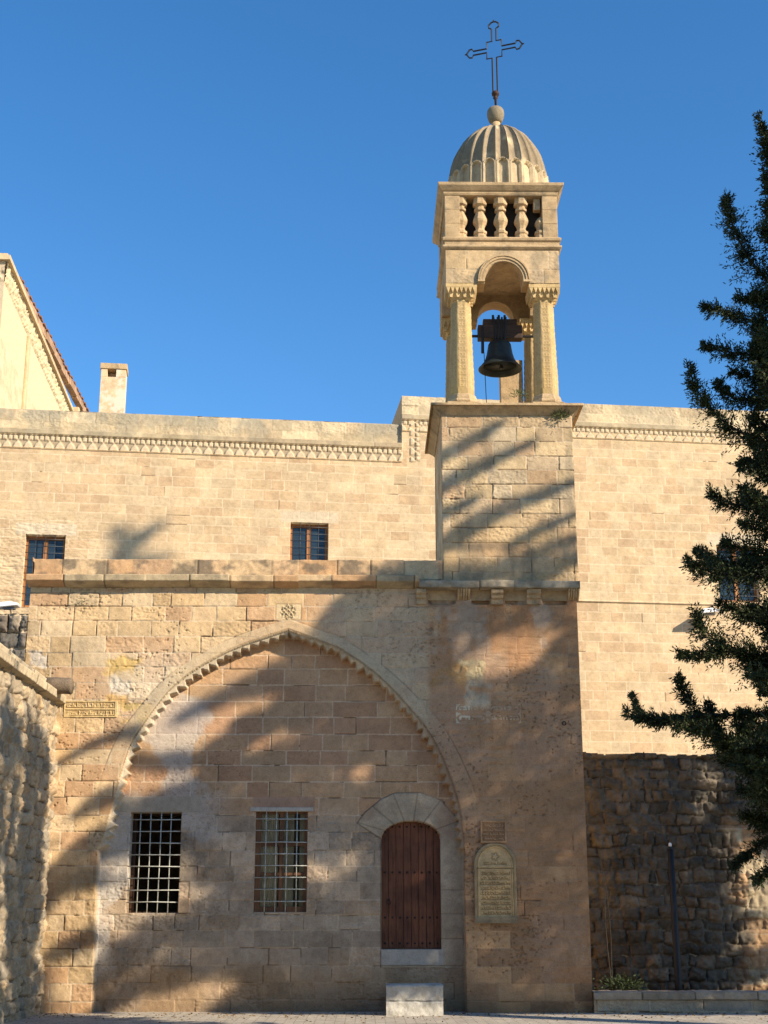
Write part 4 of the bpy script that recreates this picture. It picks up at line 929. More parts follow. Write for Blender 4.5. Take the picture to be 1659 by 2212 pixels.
# ------------------------------------------------------------------ upper building at the left edge
Q = P(12, 570, 13.8); UA = R(3.2)
def Up_(x, y):                              # on its right-facing side: (distance back, z)
    n = Vector((math.cos(UA), math.sin(UA), 0)); e = Vector((-math.sin(UA), math.cos(UA), 0))
    d = ray(x, y); t = (Q-CAM).dot(n)/d.dot(n); p = CAM+d*t; return (p-Q).dot(e), p.z
up = thing('upper_building', 'sunlit cream upper storey with a carved cornice at the left edge above the parapet', 'building')
up.location = (Q.x, Q.y, 0); up.rotation_euler.z = UA
zt = .5*(Up_(12, 543)[1]+Up_(156, 884)[1]); zs0 = .5*(Up_(24, 595)[1]+Up_(138, 860)[1]); zb_ = .5*(Up_(14, 623)[1]+Up_(131, 884)[1]); LEN = Up_(158, 890)[0]+.2
zt -= .05
a = np.arange(0, LEN, .03); b = np.arange(ztl-1.5, zs0, .03); Uq, Vq = np.meshgrid(a, b)
Hq, Cq, _, _ = ashlar(Uq, Vq, courses(8, 18, .26, 5), .6, 91, [(.58, .46, .285), (.54, .42, .26)], open_=.0, jw=.004, jd=.003, mortar=(.6, .48, .3), proud=.001, tint=.04)
bd = (Vq > zb_); rel = fbm(Uq, Vq, 9, 3, 7); Hq = np.where(bd, .02+.05*ss(.45, .6, rel), Hq); Cq = mixc(Cq, A(.5, .41, .25)*(.8+.4*rel)[..., None], bd*.8)
g = GR(); g.add(np.stack([Hq, Uq, Vq], -1), Cq)
a = np.arange(-6, 0.001, .03); b = np.arange(ztl-1.5, zs0, .03); Uq, Vq = np.meshgrid(a, b)
Hq, Cq, _, _ = ashlar(Uq, Vq, courses(8, 18, .26, 5), .6, 92, [(.58, .47, .32), (.54, .42, .28)], open_=.05, jw=.005, jd=.006)
bd = (Vq > zb_); rel = fbm(Uq, Vq, 9, 3, 8); Hq = np.where(bd, .02+.05*ss(.45, .6, rel), Hq)
g.add(np.stack([Uq, -Hq, Vq], -1), Cq); g.build('wall', M['wall'], up)
q = MB(); q.box(-6, .16, -.16, LEN, zs0, zs0+.16).box(-6, .06, -.05, LEN+.02, zs0+.165, zt); q.build('cornice', M['yel'], up, bevel=.012)
MB().box(.05, .34, LEN-.9, LEN-.6, zs0+.0, zs0+.30).build('water_spout', M['yel'], up, bevel=.03)
pu = Up_(54, 800)[0]; MB().box(.0, .09, pu-.10, pu+.22, ztl-1.5, zb_-.05).build('pilaster', M['yel'], up, bevel=.02)
XE = P(44, 598, 17).x; ze = P(44, 598, 17).z; y1 = (PX(190, 885, XE)).y+.6; zz2 = PX(190, 885, XE).z
ev = thing('tiled_roof_edge', 'long timber eave beam with brown roof tiles leaning out beside the upper building', 'roof')
nseg = 9; q = MB()
for k in range(nseg):
    ya, yb = 17+(y1-17)*k/nseg, 17+(y1-17)*(k+1)/nseg-.02; za = ze+(zz2-ze)*k/nseg
    q.box(XE-.26, XE-.02*(k % 3), ya, yb, za-.34, za-.05)
q.build('beam', M['eave'], ev, bevel=.01)
q = MB(); n = 46
for k in range(n):
    t = k/n; y_ = 17+(y1-17)*t; z_ = ze+(zz2-ze)*t
    q.prism([(y_+.11+.11*math.cos(s_), z_-.035+.085*math.sin(s_)+.02*math.sin(k*2.3)) for s_ in np.linspace(0, math.pi, 7)], XE-.35, XE+.03*(k % 2), 'x')
q.build('tiles', M['tile'], ev)
q = MB()
for k in range(3): q.box(XE-.25, XE-.08, y1-.6, y1-.4, ztl-2, zz2-.2) if k == 2 else None
q.box(XE-1.4, XE-1.2, 17, y1, ztl-3, ztl-1.6); q.build('support', M['beam'], ev)

# ------------------------------------------------------------------ side walls, rubble, garden edge
XW = P(104, 1850, 0).x
zsl0 = P(140, 1521, 0).z; zsl1 = zsl0+.13
zpar = PX(0, 1386, XW).z
def rubwall(U, V, seed, h, mean, pal, bulge=.05, warp=.03, mortar=(.36, .30, .21), rough=.05, **kw):
    H, C, d, _ = ashlar(U, V, courses(-.1, 9, h, seed, .22), mean, seed, pal, jd=.03, jw=.018, warp=warp, wl=3.5, bulge=bulge, grain=.018, rnd=.03, open_=.45, proud=.02, mortar=mortar, vary=.5, **kw)
    H = H+(fbm(U, V, 3.2, 6, seed+3)-.5)*rough*2.2+(np.abs(fbm(U, V, 9, 4, seed+6)-.5))*rough*1.6; C = C*(.7+.6*fbm(U, V, 8, 4, seed+5))[..., None]; return H, C
lw = thing('courtyard_wall', 'rough stone wall with a projecting slab running toward the viewer on the left', 'wall')
a = np.arange(-10, .06, .02); b = np.arange(-.05, zsl0+.02, .02); U, V = np.meshgrid(a, b)
H, C = rubwall(U, V, 101, .26, .38, [(.36, .28, .18), (.31, .25, .17), (.38, .29, .18), (.26, .22, .16), (.40, .29, .17)], .018, .06, rough=.065)
g = GR(); g.add(np.stack([XW+H-.02+.05*(1-V/zsl0), U, V], -1), C); g.build('wall', M['wall'], lw)
g = GR(); strip(g, -10, .0, [(XW-.05, zsl0-.03), (XW+.13, zsl0), (XW+.14, zsl1), (XW-.05, zsl1+.01)][::1], .7, 33, [(.46, .38, .25), (.42, .34, .22)], axis_='y', grime=.5, wav=.008); g.build('coping_slab', M['wall'], lw)
g = GR(); strip(g, -10, -.9, [(XW-.04, zsl1), (XW-.03, zpar), (XW-.4, zpar+.01), (XW-.4, zsl1)], .7, 35, [(.44, .36, .24), (.40, .32, .22), (.36, .30, .21)], axis_='y', grime=.5, wav=.01); g.build('parapet', M['wall'], lw)
MB().box(XW-.5, XW-.1, -10, -.02, -.1, zsl1-.02).box(XW-.38, XW-.06, -10, -.92, zsl1, zpar-.02).build('core', M['trim'], lw)
sp = P(100, 1481, -.75); se = P(156, 1481, -.75)
q = MB(); rs = .145; prof = []
n = 20; ring_o = [(sp.y+rs*math.cos(t), sp.z+rs*.98*math.sin(t)) for t in np.linspace(0, 2*math.pi, n, endpoint=False)]
q.tube([(XW-.15, sp.y, sp.z), (XW+.1, sp.y, sp.z), (XW+.3, sp.y, sp.z-.004), (se.x-.02, sp.y, sp.z-.008), (se.x, sp.y, sp.z-.008)], [rs, rs*1.01, rs*.98, rs*1.0, rs*.94], 22)
spo = q.build('roller_stone', stone('dark_stone', (.20, .15, .10), attr=False, bump=.8, dist=.03, stain=(.1, .08, .06)), None, smooth=True)
tag(spo, 'dark stone cylinder lying out over the end of the left courtyard wall', 'stone roller')
bw = thing('basalt_wall', 'dark rubble wall end with pale joints beside the top left of the gatehouse', 'wall')
x0 = P(-40, 1380, .3).x; zt = Zy(1335, .3, 20); us = np.arange(x0, X_L+.02, .015); vs = np.arange(3.5, zt, .015); U, V = np.meshgrid(us, vs)
H, C = rubwall(U, V, 111, .27, .42, [(.17, .14, .11), (.22, .18, .13), (.14, .125, .10)], .06, .03, (.50, .40, .27), rough=.05)
g = GR(); g.add(np.stack([U, -.02-H, V], -1), C); g.build('wall', M['wall'], bw); MB().box(x0, X_L-.01, .02, .9, 3, zt).build('core', M['trim'], bw)
def flood(px, py, Y, sc, lab, zbase):
    p = P(px, py, Y); f = thing('floodlight', lab, 'lamp')
    w_, h_, d_ = .20*sc, .10*sc, .24*sc
    q = MB(); q.prism([(p.x-w_, p.z-h_*.3), (p.x+w_*.9, p.z+h_*.1), (p.x+w_, p.z+h_*.5), (p.x+w_*.2, p.z+h_*.85), (p.x-w_*.8, p.z+h_*.6)], p.y-d_, p.y+.02); q.build('housing', M['lampw'], f, bevel=.01)
    MB().box(p.x-w_*.5, p.x+w_*.6, p.y-d_*.7, p.y-.05, p.z-h_*.45, p.z-h_*.2).build('lens', M['lens'], f)
    MB().tube([(p.x, p.y, p.z), (p.x-.01, p.y+.1, p.z-h_*.5), (p.x-.02, p.y+.22, zbase)], .018, 6).build('bracket', M['lampw'], f)
flood(22, 1314, .1, 1.0, 'white floodlight on the dark rubble wall at the far left', zt-.02)
flood(1528, 1327, 13.15, 1.4, 'white floodlight on the pale wall behind the cypress branches', Zy(1345, 13.15))

YR = 2.0
rw = thing('rubble_wall', 'dark rough rubble garden wall in tree shade at the lower right', 'wall')
ztp = Zy(1622, YR, 1400); x1 = P(1900, 1800, YR).x; us = np.arange(X_R-.5, x1, .02); vs = np.arange(0, ztp+.12, .02); U, V = np.meshgrid(us, vs)
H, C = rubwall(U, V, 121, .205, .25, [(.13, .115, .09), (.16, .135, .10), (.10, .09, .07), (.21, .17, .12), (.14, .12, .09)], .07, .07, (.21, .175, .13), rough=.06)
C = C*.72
sunlit_ = ss(P(1570, 2000, YR).x, P(1640, 2000, YR).x, U+1.2*(fbm(U, V, 1.6, 4, 7)-.5))*(1-ss(3, 3.8, V+1.2*(fbm(U, V, 1.5, 3, 17)-.5))); H2, C2, _, _ = ashlar(U, V, courses(-.1, 5, .27, 5), .5, 77, [TAN, (.5, .4, .25)], open_=.4); H = H*(1-sunlit_*.6)+(H2+.09)*sunlit_*.6; C = mixc(C, C2, sunlit_*.9)  # paler tan painted in for the sun patches towards the right
K = V < ztp-.06+.16*(fbm(U, U*0, 2.2, 3, 4)-.4)
H = H+.05*(V > ztp-.14)
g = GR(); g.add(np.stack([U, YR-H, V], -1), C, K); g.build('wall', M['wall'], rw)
MB().box(X_R-.5, x1, YR+.03, YR+.6, 0, ztp-.1).build('core', stone('wall_core_stone', (.28, .24, .17), attr=False, bump=.8, dist=.04), rw)
YP = -.15; zpl = Zy(2142, YP); xp0, xp1 = Xx(1283, 2170, YP), x1
pw = thing('planter_wall', 'low pale garden wall of large blocks with an uneven coping at the lower right', 'wall')
us = np.arange(xp0, xp1, .013); vs = np.arange(-.05, zpl-.12, .013); U, V = np.meshgrid(us, vs)
H, C, _, _ = ashlar(U, V, np.array([-.3, 0.02, .27, .5]), .62, 131, [(.40, .33, .23), (.36, .31, .24), (.38, .28, .18)], open_=.5, jw=.012, warp=.012, rnd=.03, grain=.008)
g = GR(); g.add(np.stack([U, YP-H, V], -1), C); g.build('wall', M['wall'], pw)
g = GR(); strip(g, xp0, xp1, [(YP+.02, zpl-.15), (YP-.05, zpl-.13), (YP-.055, zpl-.01), (YP+.4, zpl)], .85, 44, [(.36, .30, .22), (.40, .35, .26), (.30, .25, .18)], wav=.012, grime=.2, gap=.012); g.build('coping', M['wall'], pw)
MB().box(xp0+.02, xp1, YP+.04, YP+.39, -.1, zpl-.02).build('core', M['trim'], pw)
tag(MB().box(xp0-.2, x1, YP+.39, YR+.05, -.1, zpl-.10).build('garden_soil', M['soil']), kind='structure')
# threshold steps
st = thing('stone_step', 'worn white stone step blocks standing on the ground below the red door', 'step')
xs0, xs1 = Xx(834, 2160, -.55), Xx(956, 2160, -.55); zs2 = Zy(2127, -.55); zm = Zy(2161, -.55)
g = GR()
for (z0_, z1_, sd) in ((-.05, zm, 7), (zm+.004, zs2, 9)):
    strip(g, xs0, xs1, [(-.75, z0_), (-.755, z1_-.02), (-.73, z1_), (-.2, z1_+.003)], 3, sd, [(.46, .44, .38)], wav=.009, step=.012, grime=.35)
g.build('front', M['wall'], st)
MB().box(xs0+.004, xs1-.004, -.73, -.06, -.05, zm-.004).box(xs0+.01, xs1-.008, -.725, -.06, zm, zs2-.006).build('blocks', M['white'], st, bevel=.015)
# ground
mt = M['pave']; nt_ = mt.node_tree; b_ = nt_.nodes['Principled BSDF']; tc_ = nt_.nodes.new('ShaderNodeTexCoord'); bk = nt_.nodes.new('ShaderNodeTexBrick')
bk.inputs['Scale'].default_value = 1.6; bk.inputs['Mortar Size'].default_value = .012; bk.inputs['Color1'].default_value = (1, 1, 1, 1); bk.inputs['Color2'].default_value = (.8, .8, .8, 1); bk.inputs['Mortar'].default_value = (.35, .33, .3, 1)
nt_.links.new(tc_.outputs['Object'], bk.inputs[0]); old = b_.inputs['Base Color'].links[0].from_socket; nt_.links.new(mul(nt_, old, bk.outputs['Color']), b_.inputs['Base Color'])
gm = MB(); gm.raw([(-400, -400, 0), (400, -400, 0), (400, 600, 0), (-400, 600, 0)], [(0, 1, 2, 3)]); tag(gm.build('ground', M['pave']), kind='structure')
opp = thing('sky_block_range', 'plain stone range added unseen behind the viewer to cut the sky light', 'building')  # added building, out of view; holds back sky light to deepen the shade
us = np.arange(-26, 30, .08); vs = np.arange(0, 11, .08); U, V = np.meshgrid(us, vs); H, C, _, _ = ashlar(U, V, courses(0, 11, .3, 9), .6, 151, [TAN, CREAM, BRN]); g = GR(); g.add(np.stack([U[:, ::-1], -40+H, V], -1), C); g.build('wall', M['wall'], opp)
MB().box(-26, 30, -50, -40.15, 0, 10.9).build('core', M['trim'], opp)
# lamp post, sapling, small plants
pp = P(1466, 2132, 1.0); zt = Zy(1836, 1.0, 1447)
lp = thing('lamp_post', 'thin black garden lamp post in front of the rubble wall', 'lamp post')
MB().tube([(pp.x, 1, zpl-.15), (pp.x, 1, zpl+.1), (pp.x-.01, 1, zt)], [.075, .062, .055], 12).build('post', M['iron'], lp, smooth=True)
MB().lathe([(.06, zt), (.075, zt+.02), (.03, zt+.05), (.028, zt+.06)], (pp.x-.01, 1), 12).build('collar', M['iron'], lp, smooth=True)
MB().lathe([(.026, zt+.06), (.03, zt+.09), (.022, zt+.125), (0, zt+.13)], (pp.x-.01, 1), 12).build('lamp_head', M['lampw'], lp, smooth=True)
class LF:                                     # many small leaf faces in one mesh
    def __init__(s, seed=1): s.c = []; s.d = []; s.l = []; s.w = []; s.r = np.random.default_rng(seed)
    def add(s, c, d, l, w):
        n = len(c); s.c.append(c); s.d.append(d); s.l.append(np.broadcast_to(l, (n,))); s.w.append(np.broadcast_to(w, (n,)))
    def build(s, name, mat, parent=None):
        c = np.concatenate(s.c); d = np.concatenate(s.d); l = np.concatenate(s.l)[:, None]; w_ = np.concatenate(s.w)[:, None]
        d = d/np.linalg.norm(d, axis=1, keepdims=True); r = s.r.normal(size=d.shape); b = np.cross(d, r); b /= np.linalg.norm(b, axis=1, keepdims=True)
        V = np.stack([c, c+d*l*.45+b*w_*.5, c+d*l, c+d*l*.45-b*w_*.5], 1).reshape(-1, 3); F = np.arange(len(V)).reshape(-1, 4)
        return link(name, np_mesh(name, V, F), mat, parent)
sx = Xx(1318, 2130, 1.3)
def tw(*pts): return [(Xx(x, y, 1.3), 1.3+.04*math.sin(x), Zy(y, 1.3)) for x, y in pts]
sap = thing('bare_sapling', 'leafless young sapling with thin stems in the dark corner by the tower wall', 'sapling')
MB().tube([(Xx(1322, 2128, 1.3), 1.3, .25)]+tw((1320, 2115), (1313, 2060), (1308, 1990), (1307, 1925)), [.014, .013, .012, .009, .004], 6).tube([(Xx(1324, 2128, 1.3), 1.3, .25)]+tw((1322, 2100), (1320, 2030), (1316, 1975), (1310, 1925), (1297, 1860)), [.012, .011, .01, .008, .006, .003], 6).build('trunk', M['bark'], sap, smooth=True)
q = MB()
for p_ in (((1308, 1968), (1325, 1955), (1350, 1935)), ((1319, 1985), (1330, 1970), (1338, 1950)), ((1309, 1940), (1318, 1920)), ((1310, 1990), (1335, 1965), (1360, 1950))): q.tube(tw(*p_), [.006]*(len(p_)-1)+[.002], 5)
q.build('branch', M['bark'], sap)
def shrub(name, lab, px, py, Y, r, n, cat='plant', ll=.06, lw_=.02, seed=3, flat=.6, mat='weed'):
    p = P(px, py, Y); lf = LF(seed); rr = lf.r; c = rr.normal(size=(n, 3))*np.array([r, r*.6, r*flat])*.5; d = c+np.array([0, -.1*r, .3*r])+rr.normal(size=(n, 3))*r*.3
    lf.add(c+np.array(p), d, rr.uniform(.6, 1.3, n)*ll, lw_); return tag(lf.build(name, M[mat]), lab, cat)
shrub('wall_plant', 'small green plant growing from the tower shaft under the cornice', 1211, 897, TY-.05, .16, 260)
shrub('wall_plant', 'dry weed growing at the foot of the bell arch beside the column', 1122, 852, BY0-.05, .14, 160, ll=.07, lw_=.012, seed=5)
shrub('wall_plant', 'tiny dried weed in a joint near the top left of the gatehouse', 176, 1303, -.02, .10, 60, seed=6, ll=.05, lw_=.01)
shrub('garden_bush', 'low dark bush at the foot of the rubble wall behind the planter', 1345, 2128, 1.0, .34, 700, 'bush', .06, .025, 8, .4, 'shade')

lf = LF(77); rg_ = lf.r; n = 700; c = np.stack([rg_.uniform(-7, 8, n), -.05-np.abs(rg_.normal(size=n))*.9, np.full(n, .008)], 1); lf.add(c, rg_.normal(size=(n, 3))*np.array([1, 1, .12]), rg_.uniform(.03, .07, n), .025)
tag(lf.build('fallen_leaves', plain('dry_leaves', (.16, .10, .04), .9)), 'dry leaves scattered along the foot of the gatehouse', 'leaves', kind='stuff')
# ------------------------------------------------------------------ trees
def lerp_poly(pts, n):
    pts = np.array(pts, float); s = np.concatenate([[0], np.cumsum(np.linalg.norm(np.diff(pts, axis=0), axis=1))]); t = np.linspace(0, s[-1], n)
    return np.stack([np.interp(t, s, pts[:, i]) for i in range(3)], 1), s[-1]
def bough(lf, wood_, pts, rad, dens, leaf, lw_, twig=True, tipr=.25, droop=.25, br=.02):
    """pts from tip to base"""
    P_, Lg = lerp_poly(pts, 40); r = lf.r
    wood_.tube([tuple(p) for p in P_[::4]]+[tuple(P_[-1])], list(np.linspace(.004, br, len(P_[::4])+1)), 5)
    nt_ = int(Lg*dens)
    t = r.random(nt_)**.9; idx = t*39; i0 = np.clip(idx.astype(int), 0, 38); base = P_[i0]+(P_[i0+1]-P_[i0])*(idx-i0)[:, None]
    tan = (P_[np.maximum(i0-3, 0)]-P_[np.minimum(i0+4, 39)]); tan /= np.linalg.norm(tan, axis=1, keepdims=True)+1e-9
    rr = rad*(tipr+(1-tipr)*np.clip(t*2.2, 0, 1))*(.55+.45*np.sin(t*Lg*9+r.random()*6)**2)
    d = r.normal(size=(nt_, 3)); d -= tan*(d*tan).sum(1, keepdims=True); d /= np.linalg.norm(d, axis=1, keepdims=True)
    td = d*.95+tan*.7+np.array([0, 0, -droop])+r.normal(size=(nt_, 3))*.25; td /= np.linalg.norm(td, axis=1, keepdims=True); tl = rr*r.uniform(.3, 1.0, nt_)**1.3*1.75
    m_ = 14
    for k in range(m_):
        f_ = (k+.5)/m_; c = base+td*(tl*f_)[:, None]+r.normal(size=(nt_, 3))*.012; dd = td+r.normal(size=(nt_, 3))*.55
        lf.add(c, dd, leaf*r.uniform(.6, 1.2, nt_), lw_)
YT = -9.0
tr = thing('cypress_tree', 'tall dark green cypress whose ragged boughs enter from the right edge', 'tree')
lf = LF(11); wd = MB(); tx = P(1790, 1200, YT).x
def TP(x, y, dy=0.0): p = P(x, y, YT+dy); return (p.x, p.y, p.z)
vis = [([(1568, 425), (1575, 470), (1605, 540), (1650, 600), (1760, 700)], .26), ([(1636, 245), (1650, 285), (1670, 340), (1760, 470)], .16), ([(1655, 385), (1680, 420), (1760, 500)], .2), ([(1642, 492), (1668, 510), (1770, 560)], .16),
       ([(1518, 662), (1560, 672), (1610, 690), (1700, 700), (1780, 720)], .24), ([(1590, 640), (1640, 655), (1760, 680)], .2), ([(1513, 745), (1545, 755), (1600, 765), (1700, 775)], .20), ([(1640, 700), (1650, 760), (1720, 800)], .22),
       ([(1490, 788), (1500, 840), (1535, 885), (1580, 925), (1640, 950), (1770, 990)], .24), ([(1545, 825), (1580, 860), (1640, 868), (1760, 880)], .26), ([(1580, 800), (1640, 820), (1760, 850)], .24), ([(1600, 1000), (1640, 1010), (1740, 1020)], .24),
       ([(1530, 1062), (1565, 1085), (1620, 1095), (1760, 1110)], .26), ([(1600, 1130), (1660, 1150), (1760, 1180)], .3),
       ([(1483, 1210), (1520, 1235), (1580, 1240), (1680, 1250)], .3), ([(1505, 1185), (1540, 1215), (1620, 1230)], .2), ([(1560, 1170), (1620, 1190), (1740, 1210)], .3),
       ([(1500, 1318), (1520, 1365), (1570, 1400), (1650, 1430), (1760, 1450)], .28), ([(1465, 1412), (1510, 1415), (1570, 1405), (1650, 1420)], .18), ([(1550, 1300), (1610, 1330), (1720, 1360)], .3),
       ([(1463, 1460), (1480, 1500), (1510, 1550), (1560, 1600), (1660, 1650)], .2), ([(1355, 1535), (1385, 1552), (1440, 1560), (1500, 1570), (1570, 1600), (1680, 1650)], .17), ([(1366, 1502), (1375, 1530), (1395, 1552)], .07), ([(1530, 1520), (1535, 1560), (1560, 1610)], .16),
       ([(1560, 1640), (1610, 1660), (1720, 1700)], .26), ([(1590, 1560), (1620, 1600), (1700, 1640)], .24), ([(1585, 1870), (1620, 1840), (1700, 1790)], .16), ([(1600, 1760), (1650, 1770), (1740, 1780)], .22), ([(1630, 1900), (1680, 1870), (1760, 1820)], .18), ([(1600, 1700), (1660, 1720), (1760, 1730)], .3)]
for i, (pts, rd) in enumerate(vis):
    j = random.Random(i); a0 = j.uniform(-.5, .5); n_ = len(pts)
    p3 = [TP(x, y, a0*(1-k/(n_-1))) for k, (x, y) in enumerate(pts)]; p3.append((tx, YT, p3[-1][2]+.1))
    bough(lf, wd, p3, rd*1.15, 210 if rd > .1 else 110, .056, .016, br=.03)
r = lf.r
def proj(p):
    v = Vector(p)-CAM; z = v.dot(FW); return 829.5+FPX*v.dot(RT)/z, 1106-FPX*v.dot(UP)/z
for _ in range(200):                        # inner crown on every side of the trunk
    z = 2.5+8.9*r.random()**1.15; a_ = r.uniform(0, 6.28); Rm = 1.9*(1-(max(0, z-5)/7.4)**1.4)*.9+.12
    L_ = Rm*r.uniform(.65, 1.0); rx = math.cos(a_)
    for _k in range(12):
        px_, py_ = proj((tx+L_*rx, YT+L_*math.sin(a_), z)); lim = 1596 if 1000 < py_ < 1700 else 1622 if py_ > 620 else (1660 if py_ > 300 else 1800)
        if px_ < lim: L_ *= .85
    tip = (tx+L_*rx, YT+L_*math.sin(a_), z+r.uniform(-.1, .5)); mid = (tx+L_*.5*rx, YT+L_*.5*math.sin(a_), z-.05)
    bough(lf, wd, [tip, mid, (tx, YT, z-.1)], .28, 95, .065, .022, br=.03)
lf.build('crown', M['needles'], tr)
wd.tube([(tx, YT, 0), (tx+.03, YT, 4), (tx, YT, 9), (tx-.02, YT, 10.6), (tx, YT, 11.9)], [.26, .22, .17, .09, .03], 12); wd.build('trunk', M['bark'], tr, smooth=True)

# trees standing outside the picture to the right; their boughs throw the shade on the walls
def up_sun(p, t): return Vector(p)+S*t
def inside(x, y, poly):
    c = np.zeros(x.shape, bool); n = len(poly)
    for i in range(n):
        (x0, y0), (x1, y1) = poly[i], poly[(i+1) % n]; k = (y0 > y) != (y1 > y)
        with np.errstate(divide='ignore', invalid='ignore'): c ^= k & (x < x0+(y-y0)*(x1-x0)/(y1-y0 if y1 != y0 else 1e-9))
    return c
def masspts(rng, poly, n, holes, plane, t0, tj, hp=.93, clump=None):
    a = np.array(poly); x = rng.uniform(a[:, 0].min(), a[:, 0].max(), n*3); y = rng.uniform(a[:, 1].min(), a[:, 1].max(), n*3); k = inside(x, y, poly)
    for hx, hy, hw, hh, an in holes:
        ca, sa = math.cos(an), math.sin(an); u = (x-hx)*ca+(y-hy)*sa; v = -(x-hx)*sa+(y-hy)*ca
        k &= ~((((u/hw)**2+(v/hh)**2) < 1) & (rng.random(len(x)) < hp))
    if clump: k &= fbm(x/clump[0]+.35*y/clump[0], y/clump[1], 1.0, 3, 17) > clump[2]
    x, y = x[k][:n], y[k][:n]
    return np.array([tuple(up_sun(plane(a_, b_), t0+rng.uniform(-tj, tj))) for a_, b_ in zip(x, y)])
def shade_tree(name, lab, seed, boughs, masses, trunk, plane, t0):
    t = thing(name, lab, 'tree', group='pines standing to the right of the cypress'); lf = LF(seed); wd = MB(); rng = lf.r; tp = up_sun(plane(*trunk[0]), t0); tx_, ty_ = tp.x, tp.y; ztop = tp.z
    for pts, rad, dens, pl in boughs:
        q3 = [tuple(up_sun((pl or plane)(x, y), t0+(6 if pl else 0))) for x, y in pts]; P3, Lg = lerp_poly(q3+[(tx_, ty_, q3[-1][2]-.3)], 2+0*len(q3)) if False else lerp_poly(q3, 30)
        wd.tube([tuple(p) for p in P3[::5]]+[tuple(P3[-1]), (tx_, ty_, min(ztop, P3[-1][2]-.1))], list(np.linspace(.01, .035, len(P3[::5])))+[.04, .05], 5)
        n = int(Lg*dens); tt = rng.random(n); ii = tt*29; i0 = np.clip(ii.astype(int), 0, 28); c = P3[i0]+(P3[i0+1]-P3[i0])*(ii-i0)[:, None]
        rr = rad*(.35+.65*np.clip(tt*2, 0, 1)); o = rng.normal(size=(n, 3)); o *= (rr/np.linalg.norm(o, axis=1)*rng.random(n)**.45)[:, None]
        lf.add(c+o, o+rng.normal(size=(n, 3))*.3*rr[:, None]+np.array([0, 0, -.1]), rng.uniform(.6, 1.2, n)*.13, .05)
    for poly, n, holes, pl, *ls in masses:
        cl = ls[1] if len(ls) > 1 else None; ls = ls[0] if ls else .2
        c = masspts(rng, poly, n, holes, pl or plane, t0, .9, clump=cl); n = len(c)
        lf.add(c, rng.normal(size=(n, 3)), rng.uniform(.7, 1.3, n)*ls, ls*.5)
        for p in c[::max(1, n//14)]: wd.tube([tuple(p), (tx_, ty_, max(2.5, p[2]-.8))], [.01, .05], 5)
    lf.build('crown', M['shade'], t)
    wd.tube([(tx_, ty_, 0), (tx_, ty_, ztop*.5), (tx_, ty_, ztop)], [.4, .28, .05], 10); wd.build('trunk', M['bark'], t, smooth=True)
F0 = lambda x, y: tuple(P(x, y, 0))
FN = lambda x, y: tuple(P(x, y, RD))
def FB(x, y):
    u, z = Bp(x, y); e = (math.cos(BA), math.sin(BA)); return (BO.x+u*e[0], BO.y+u*e[1], z)
boughsA = [([(700, 1345), (790, 1285), (900, 1225)], .34, 900, None), ([(560, 1462), (720, 1405), (900, 1330)], .34, 800, FN), ([(385, 1545), (520, 1485), (700, 1450), (900, 1390)], .24, 700, FN),
           ([(395, 1650), (530, 1570), (620, 1530), (900, 1480)], .2, 700, FN), ([(330, 1725), (480, 1680), (650, 1620), (900, 1560)], .3, 700, FN), ([(112, 1650), (200, 1600), (290, 1572), (330, 1600), (600, 1600)], .11, 500, None),
           ([(170, 1750), (260, 1705), (400, 1725), (700, 1680)], .26, 700, None), ([(112, 1880), (215, 1805), (330, 1770), (700, 1720)], .28, 800, None), ([(95, 1920), (180, 1890), (260, 1860)], .22, 800, None),
           ([(230, 2105), (330, 2010), (450, 1960), (700, 1900)], .36, 650, None), ([(205, 2190), (330, 2090), (500, 2030), (800, 2000)], .34, 600, None), ([(100, 2060), (180, 2030), (240, 1990)], .16, 600, None),
           ([(470, 2200), (560, 2130), (900, 2080)], .3, 700, None),
           ([(1093, 897), (1040, 935), (955, 978), (900, 1000)], .11, 420, None), ([(1153, 947), (1060, 990), (955, 1045), (900, 1070)], .13, 420, None), ([(1040, 1062), (955, 1105), (900, 1120)], .10, 420, None),
           ([(1250, 1028), (1190, 1055), (1082, 1095), (957, 1172), (900, 1190)], .15, 480, None), ([(1262, 1095), (1180, 1130), (1105, 1172)], .09, 350, None), ([(1262, 1150), (1182, 1175), (1097, 1222), (930, 1246)], .16, 480, None), ([(1262, 1190), (1180, 1225), (1100, 1262)], .24, 700, None),
           ]
boughsD = [([(350, 1125), (318, 1150), (285, 1175), (240, 1215)], .20, 520, None), ([(245, 1138), (265, 1155), (280, 1180)], .20, 520, None), ([(365, 1198), (320, 1210), (240, 1225)], .16, 600, None), ([(300, 1160), (270, 1190), (260, 1240)], .22, 700, None)]
mA = [(560, 1520), (720, 1440), (905, 1310), (1110, 1290), (1252, 1262), (1300, 1500), (1300, 2230), (520, 2230), (600, 2080), (470, 1960), (520, 1900), (430, 1800), (400, 1740)]
holesA = [(1090, 1414, 128, 46, -.38), (640, 1580, 90, 34, -.45), (555, 1665, 56, 26, -.6), (425, 1865, 50, 60, .0), (720, 1862, 60, 40, -.6), (800, 1836, 50, 24, -.6), (700, 1550, 48, 20, -.4), (470, 2120, 95, 30, -.6), (600, 2140, 90, 26, -.6), (865, 1620, 56, 19, -.4), (870, 2120, 60, 25, -.5), (945, 1290, 30, 18, 0), (700, 1478, 40, 16, -.4)]
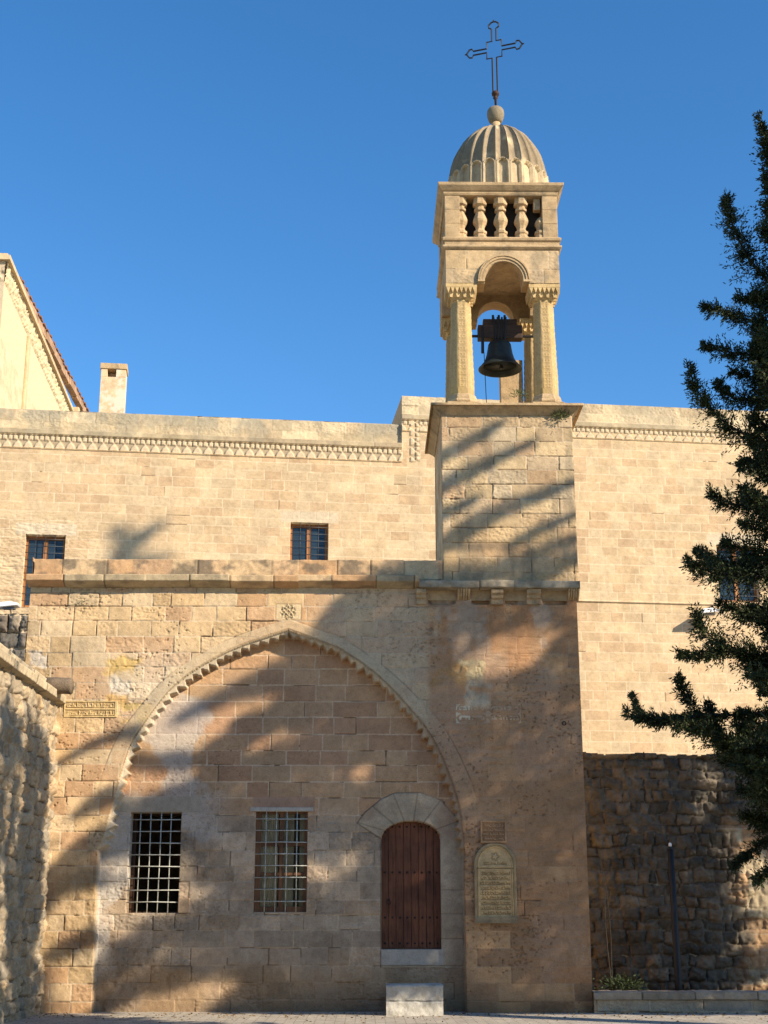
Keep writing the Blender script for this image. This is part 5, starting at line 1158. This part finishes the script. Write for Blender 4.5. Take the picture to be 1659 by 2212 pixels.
shade_tree('pine_tree', 'broad dark pine to the right of the cypress', 21, boughsA, [(mA, 15500, holesA, None)], [(905, 760)], F0, 18.5)
mB = [(1240, 1590), (1475, 1605), (1490, 1700), (1470, 1830), (1440, 1900), (1470, 2010), (1540, 2150), (1600, 2230), (1240, 2230)]
hB = [(1325, 1815, 16, 7, -.8), (1355, 1740, 16, 10, 0), (1460, 1660, 14, 40, 0), (1540, 1800, 22, 30, .3)]
mB2 = [(1480, 1605), (1800, 1605), (1800, 2230), (1500, 2230), (1430, 1900)]
hB2 = [(1500, 1650, 22, 42, 0), (1570, 1700, 50, 26, .3), (1530, 1770, 46, 26, .3), (1620, 1790, 60, 40, 0), (1600, 1890, 76, 34, -.6), (1540, 1975, 60, 26, -.6), (1640, 1980, 70, 60, 0), (1570, 2075, 56, 32, -.5), (1490, 1930, 36, 20, 0), (1700, 1700, 60, 60, 0), (1650, 2070, 40, 32, 0), (1500, 2030, 36, 20, -.5)]
shade_tree('pine_tree', 'tallest pine with a thin forked top far to the right', 51, boughsD, [], [(285, 1170)], FB, 40)
FR = lambda x, y: tuple(P(x, y, YR))
shade_tree('pine_tree', 'tall dark pine farthest to the right beside the garden wall', 31, [], [(mB, 7500, hB, None), (mB2, 10000, [], None, .13, (70, 55, .515)), ([(1262, 2125), (1900, 2125), (1900, 2260), (1262, 2260)], 2500, [], F0)], [(1290, 1560)], FR, 12)
FL = lambda x, y: (XW, x, y)
mC = [(-6.5, -.2), (-6.5, 4.9), (.1, 4.4), (.1, -.2)]
rc_ = random.Random(5); hC = [(rc_.uniform(-6, -.2), rc_.uniform(.2, 4.3), rc_.uniform(.12, .24), rc_.uniform(.3, .7), rc_.uniform(-.25, .1)) for _ in range(34)]
hC += [(-.25, z, .28, .5, 0) for z in (3.8, 3.0, 2.2, 1.3, .4)]
shade_tree('pine_tree', 'slender dark pine nearest the viewer on the right', 41, [], [(mC, 26000, hC, None, .13, (.42, 1.1, .44))], [(-3.5, 6.0)], FL, 22)
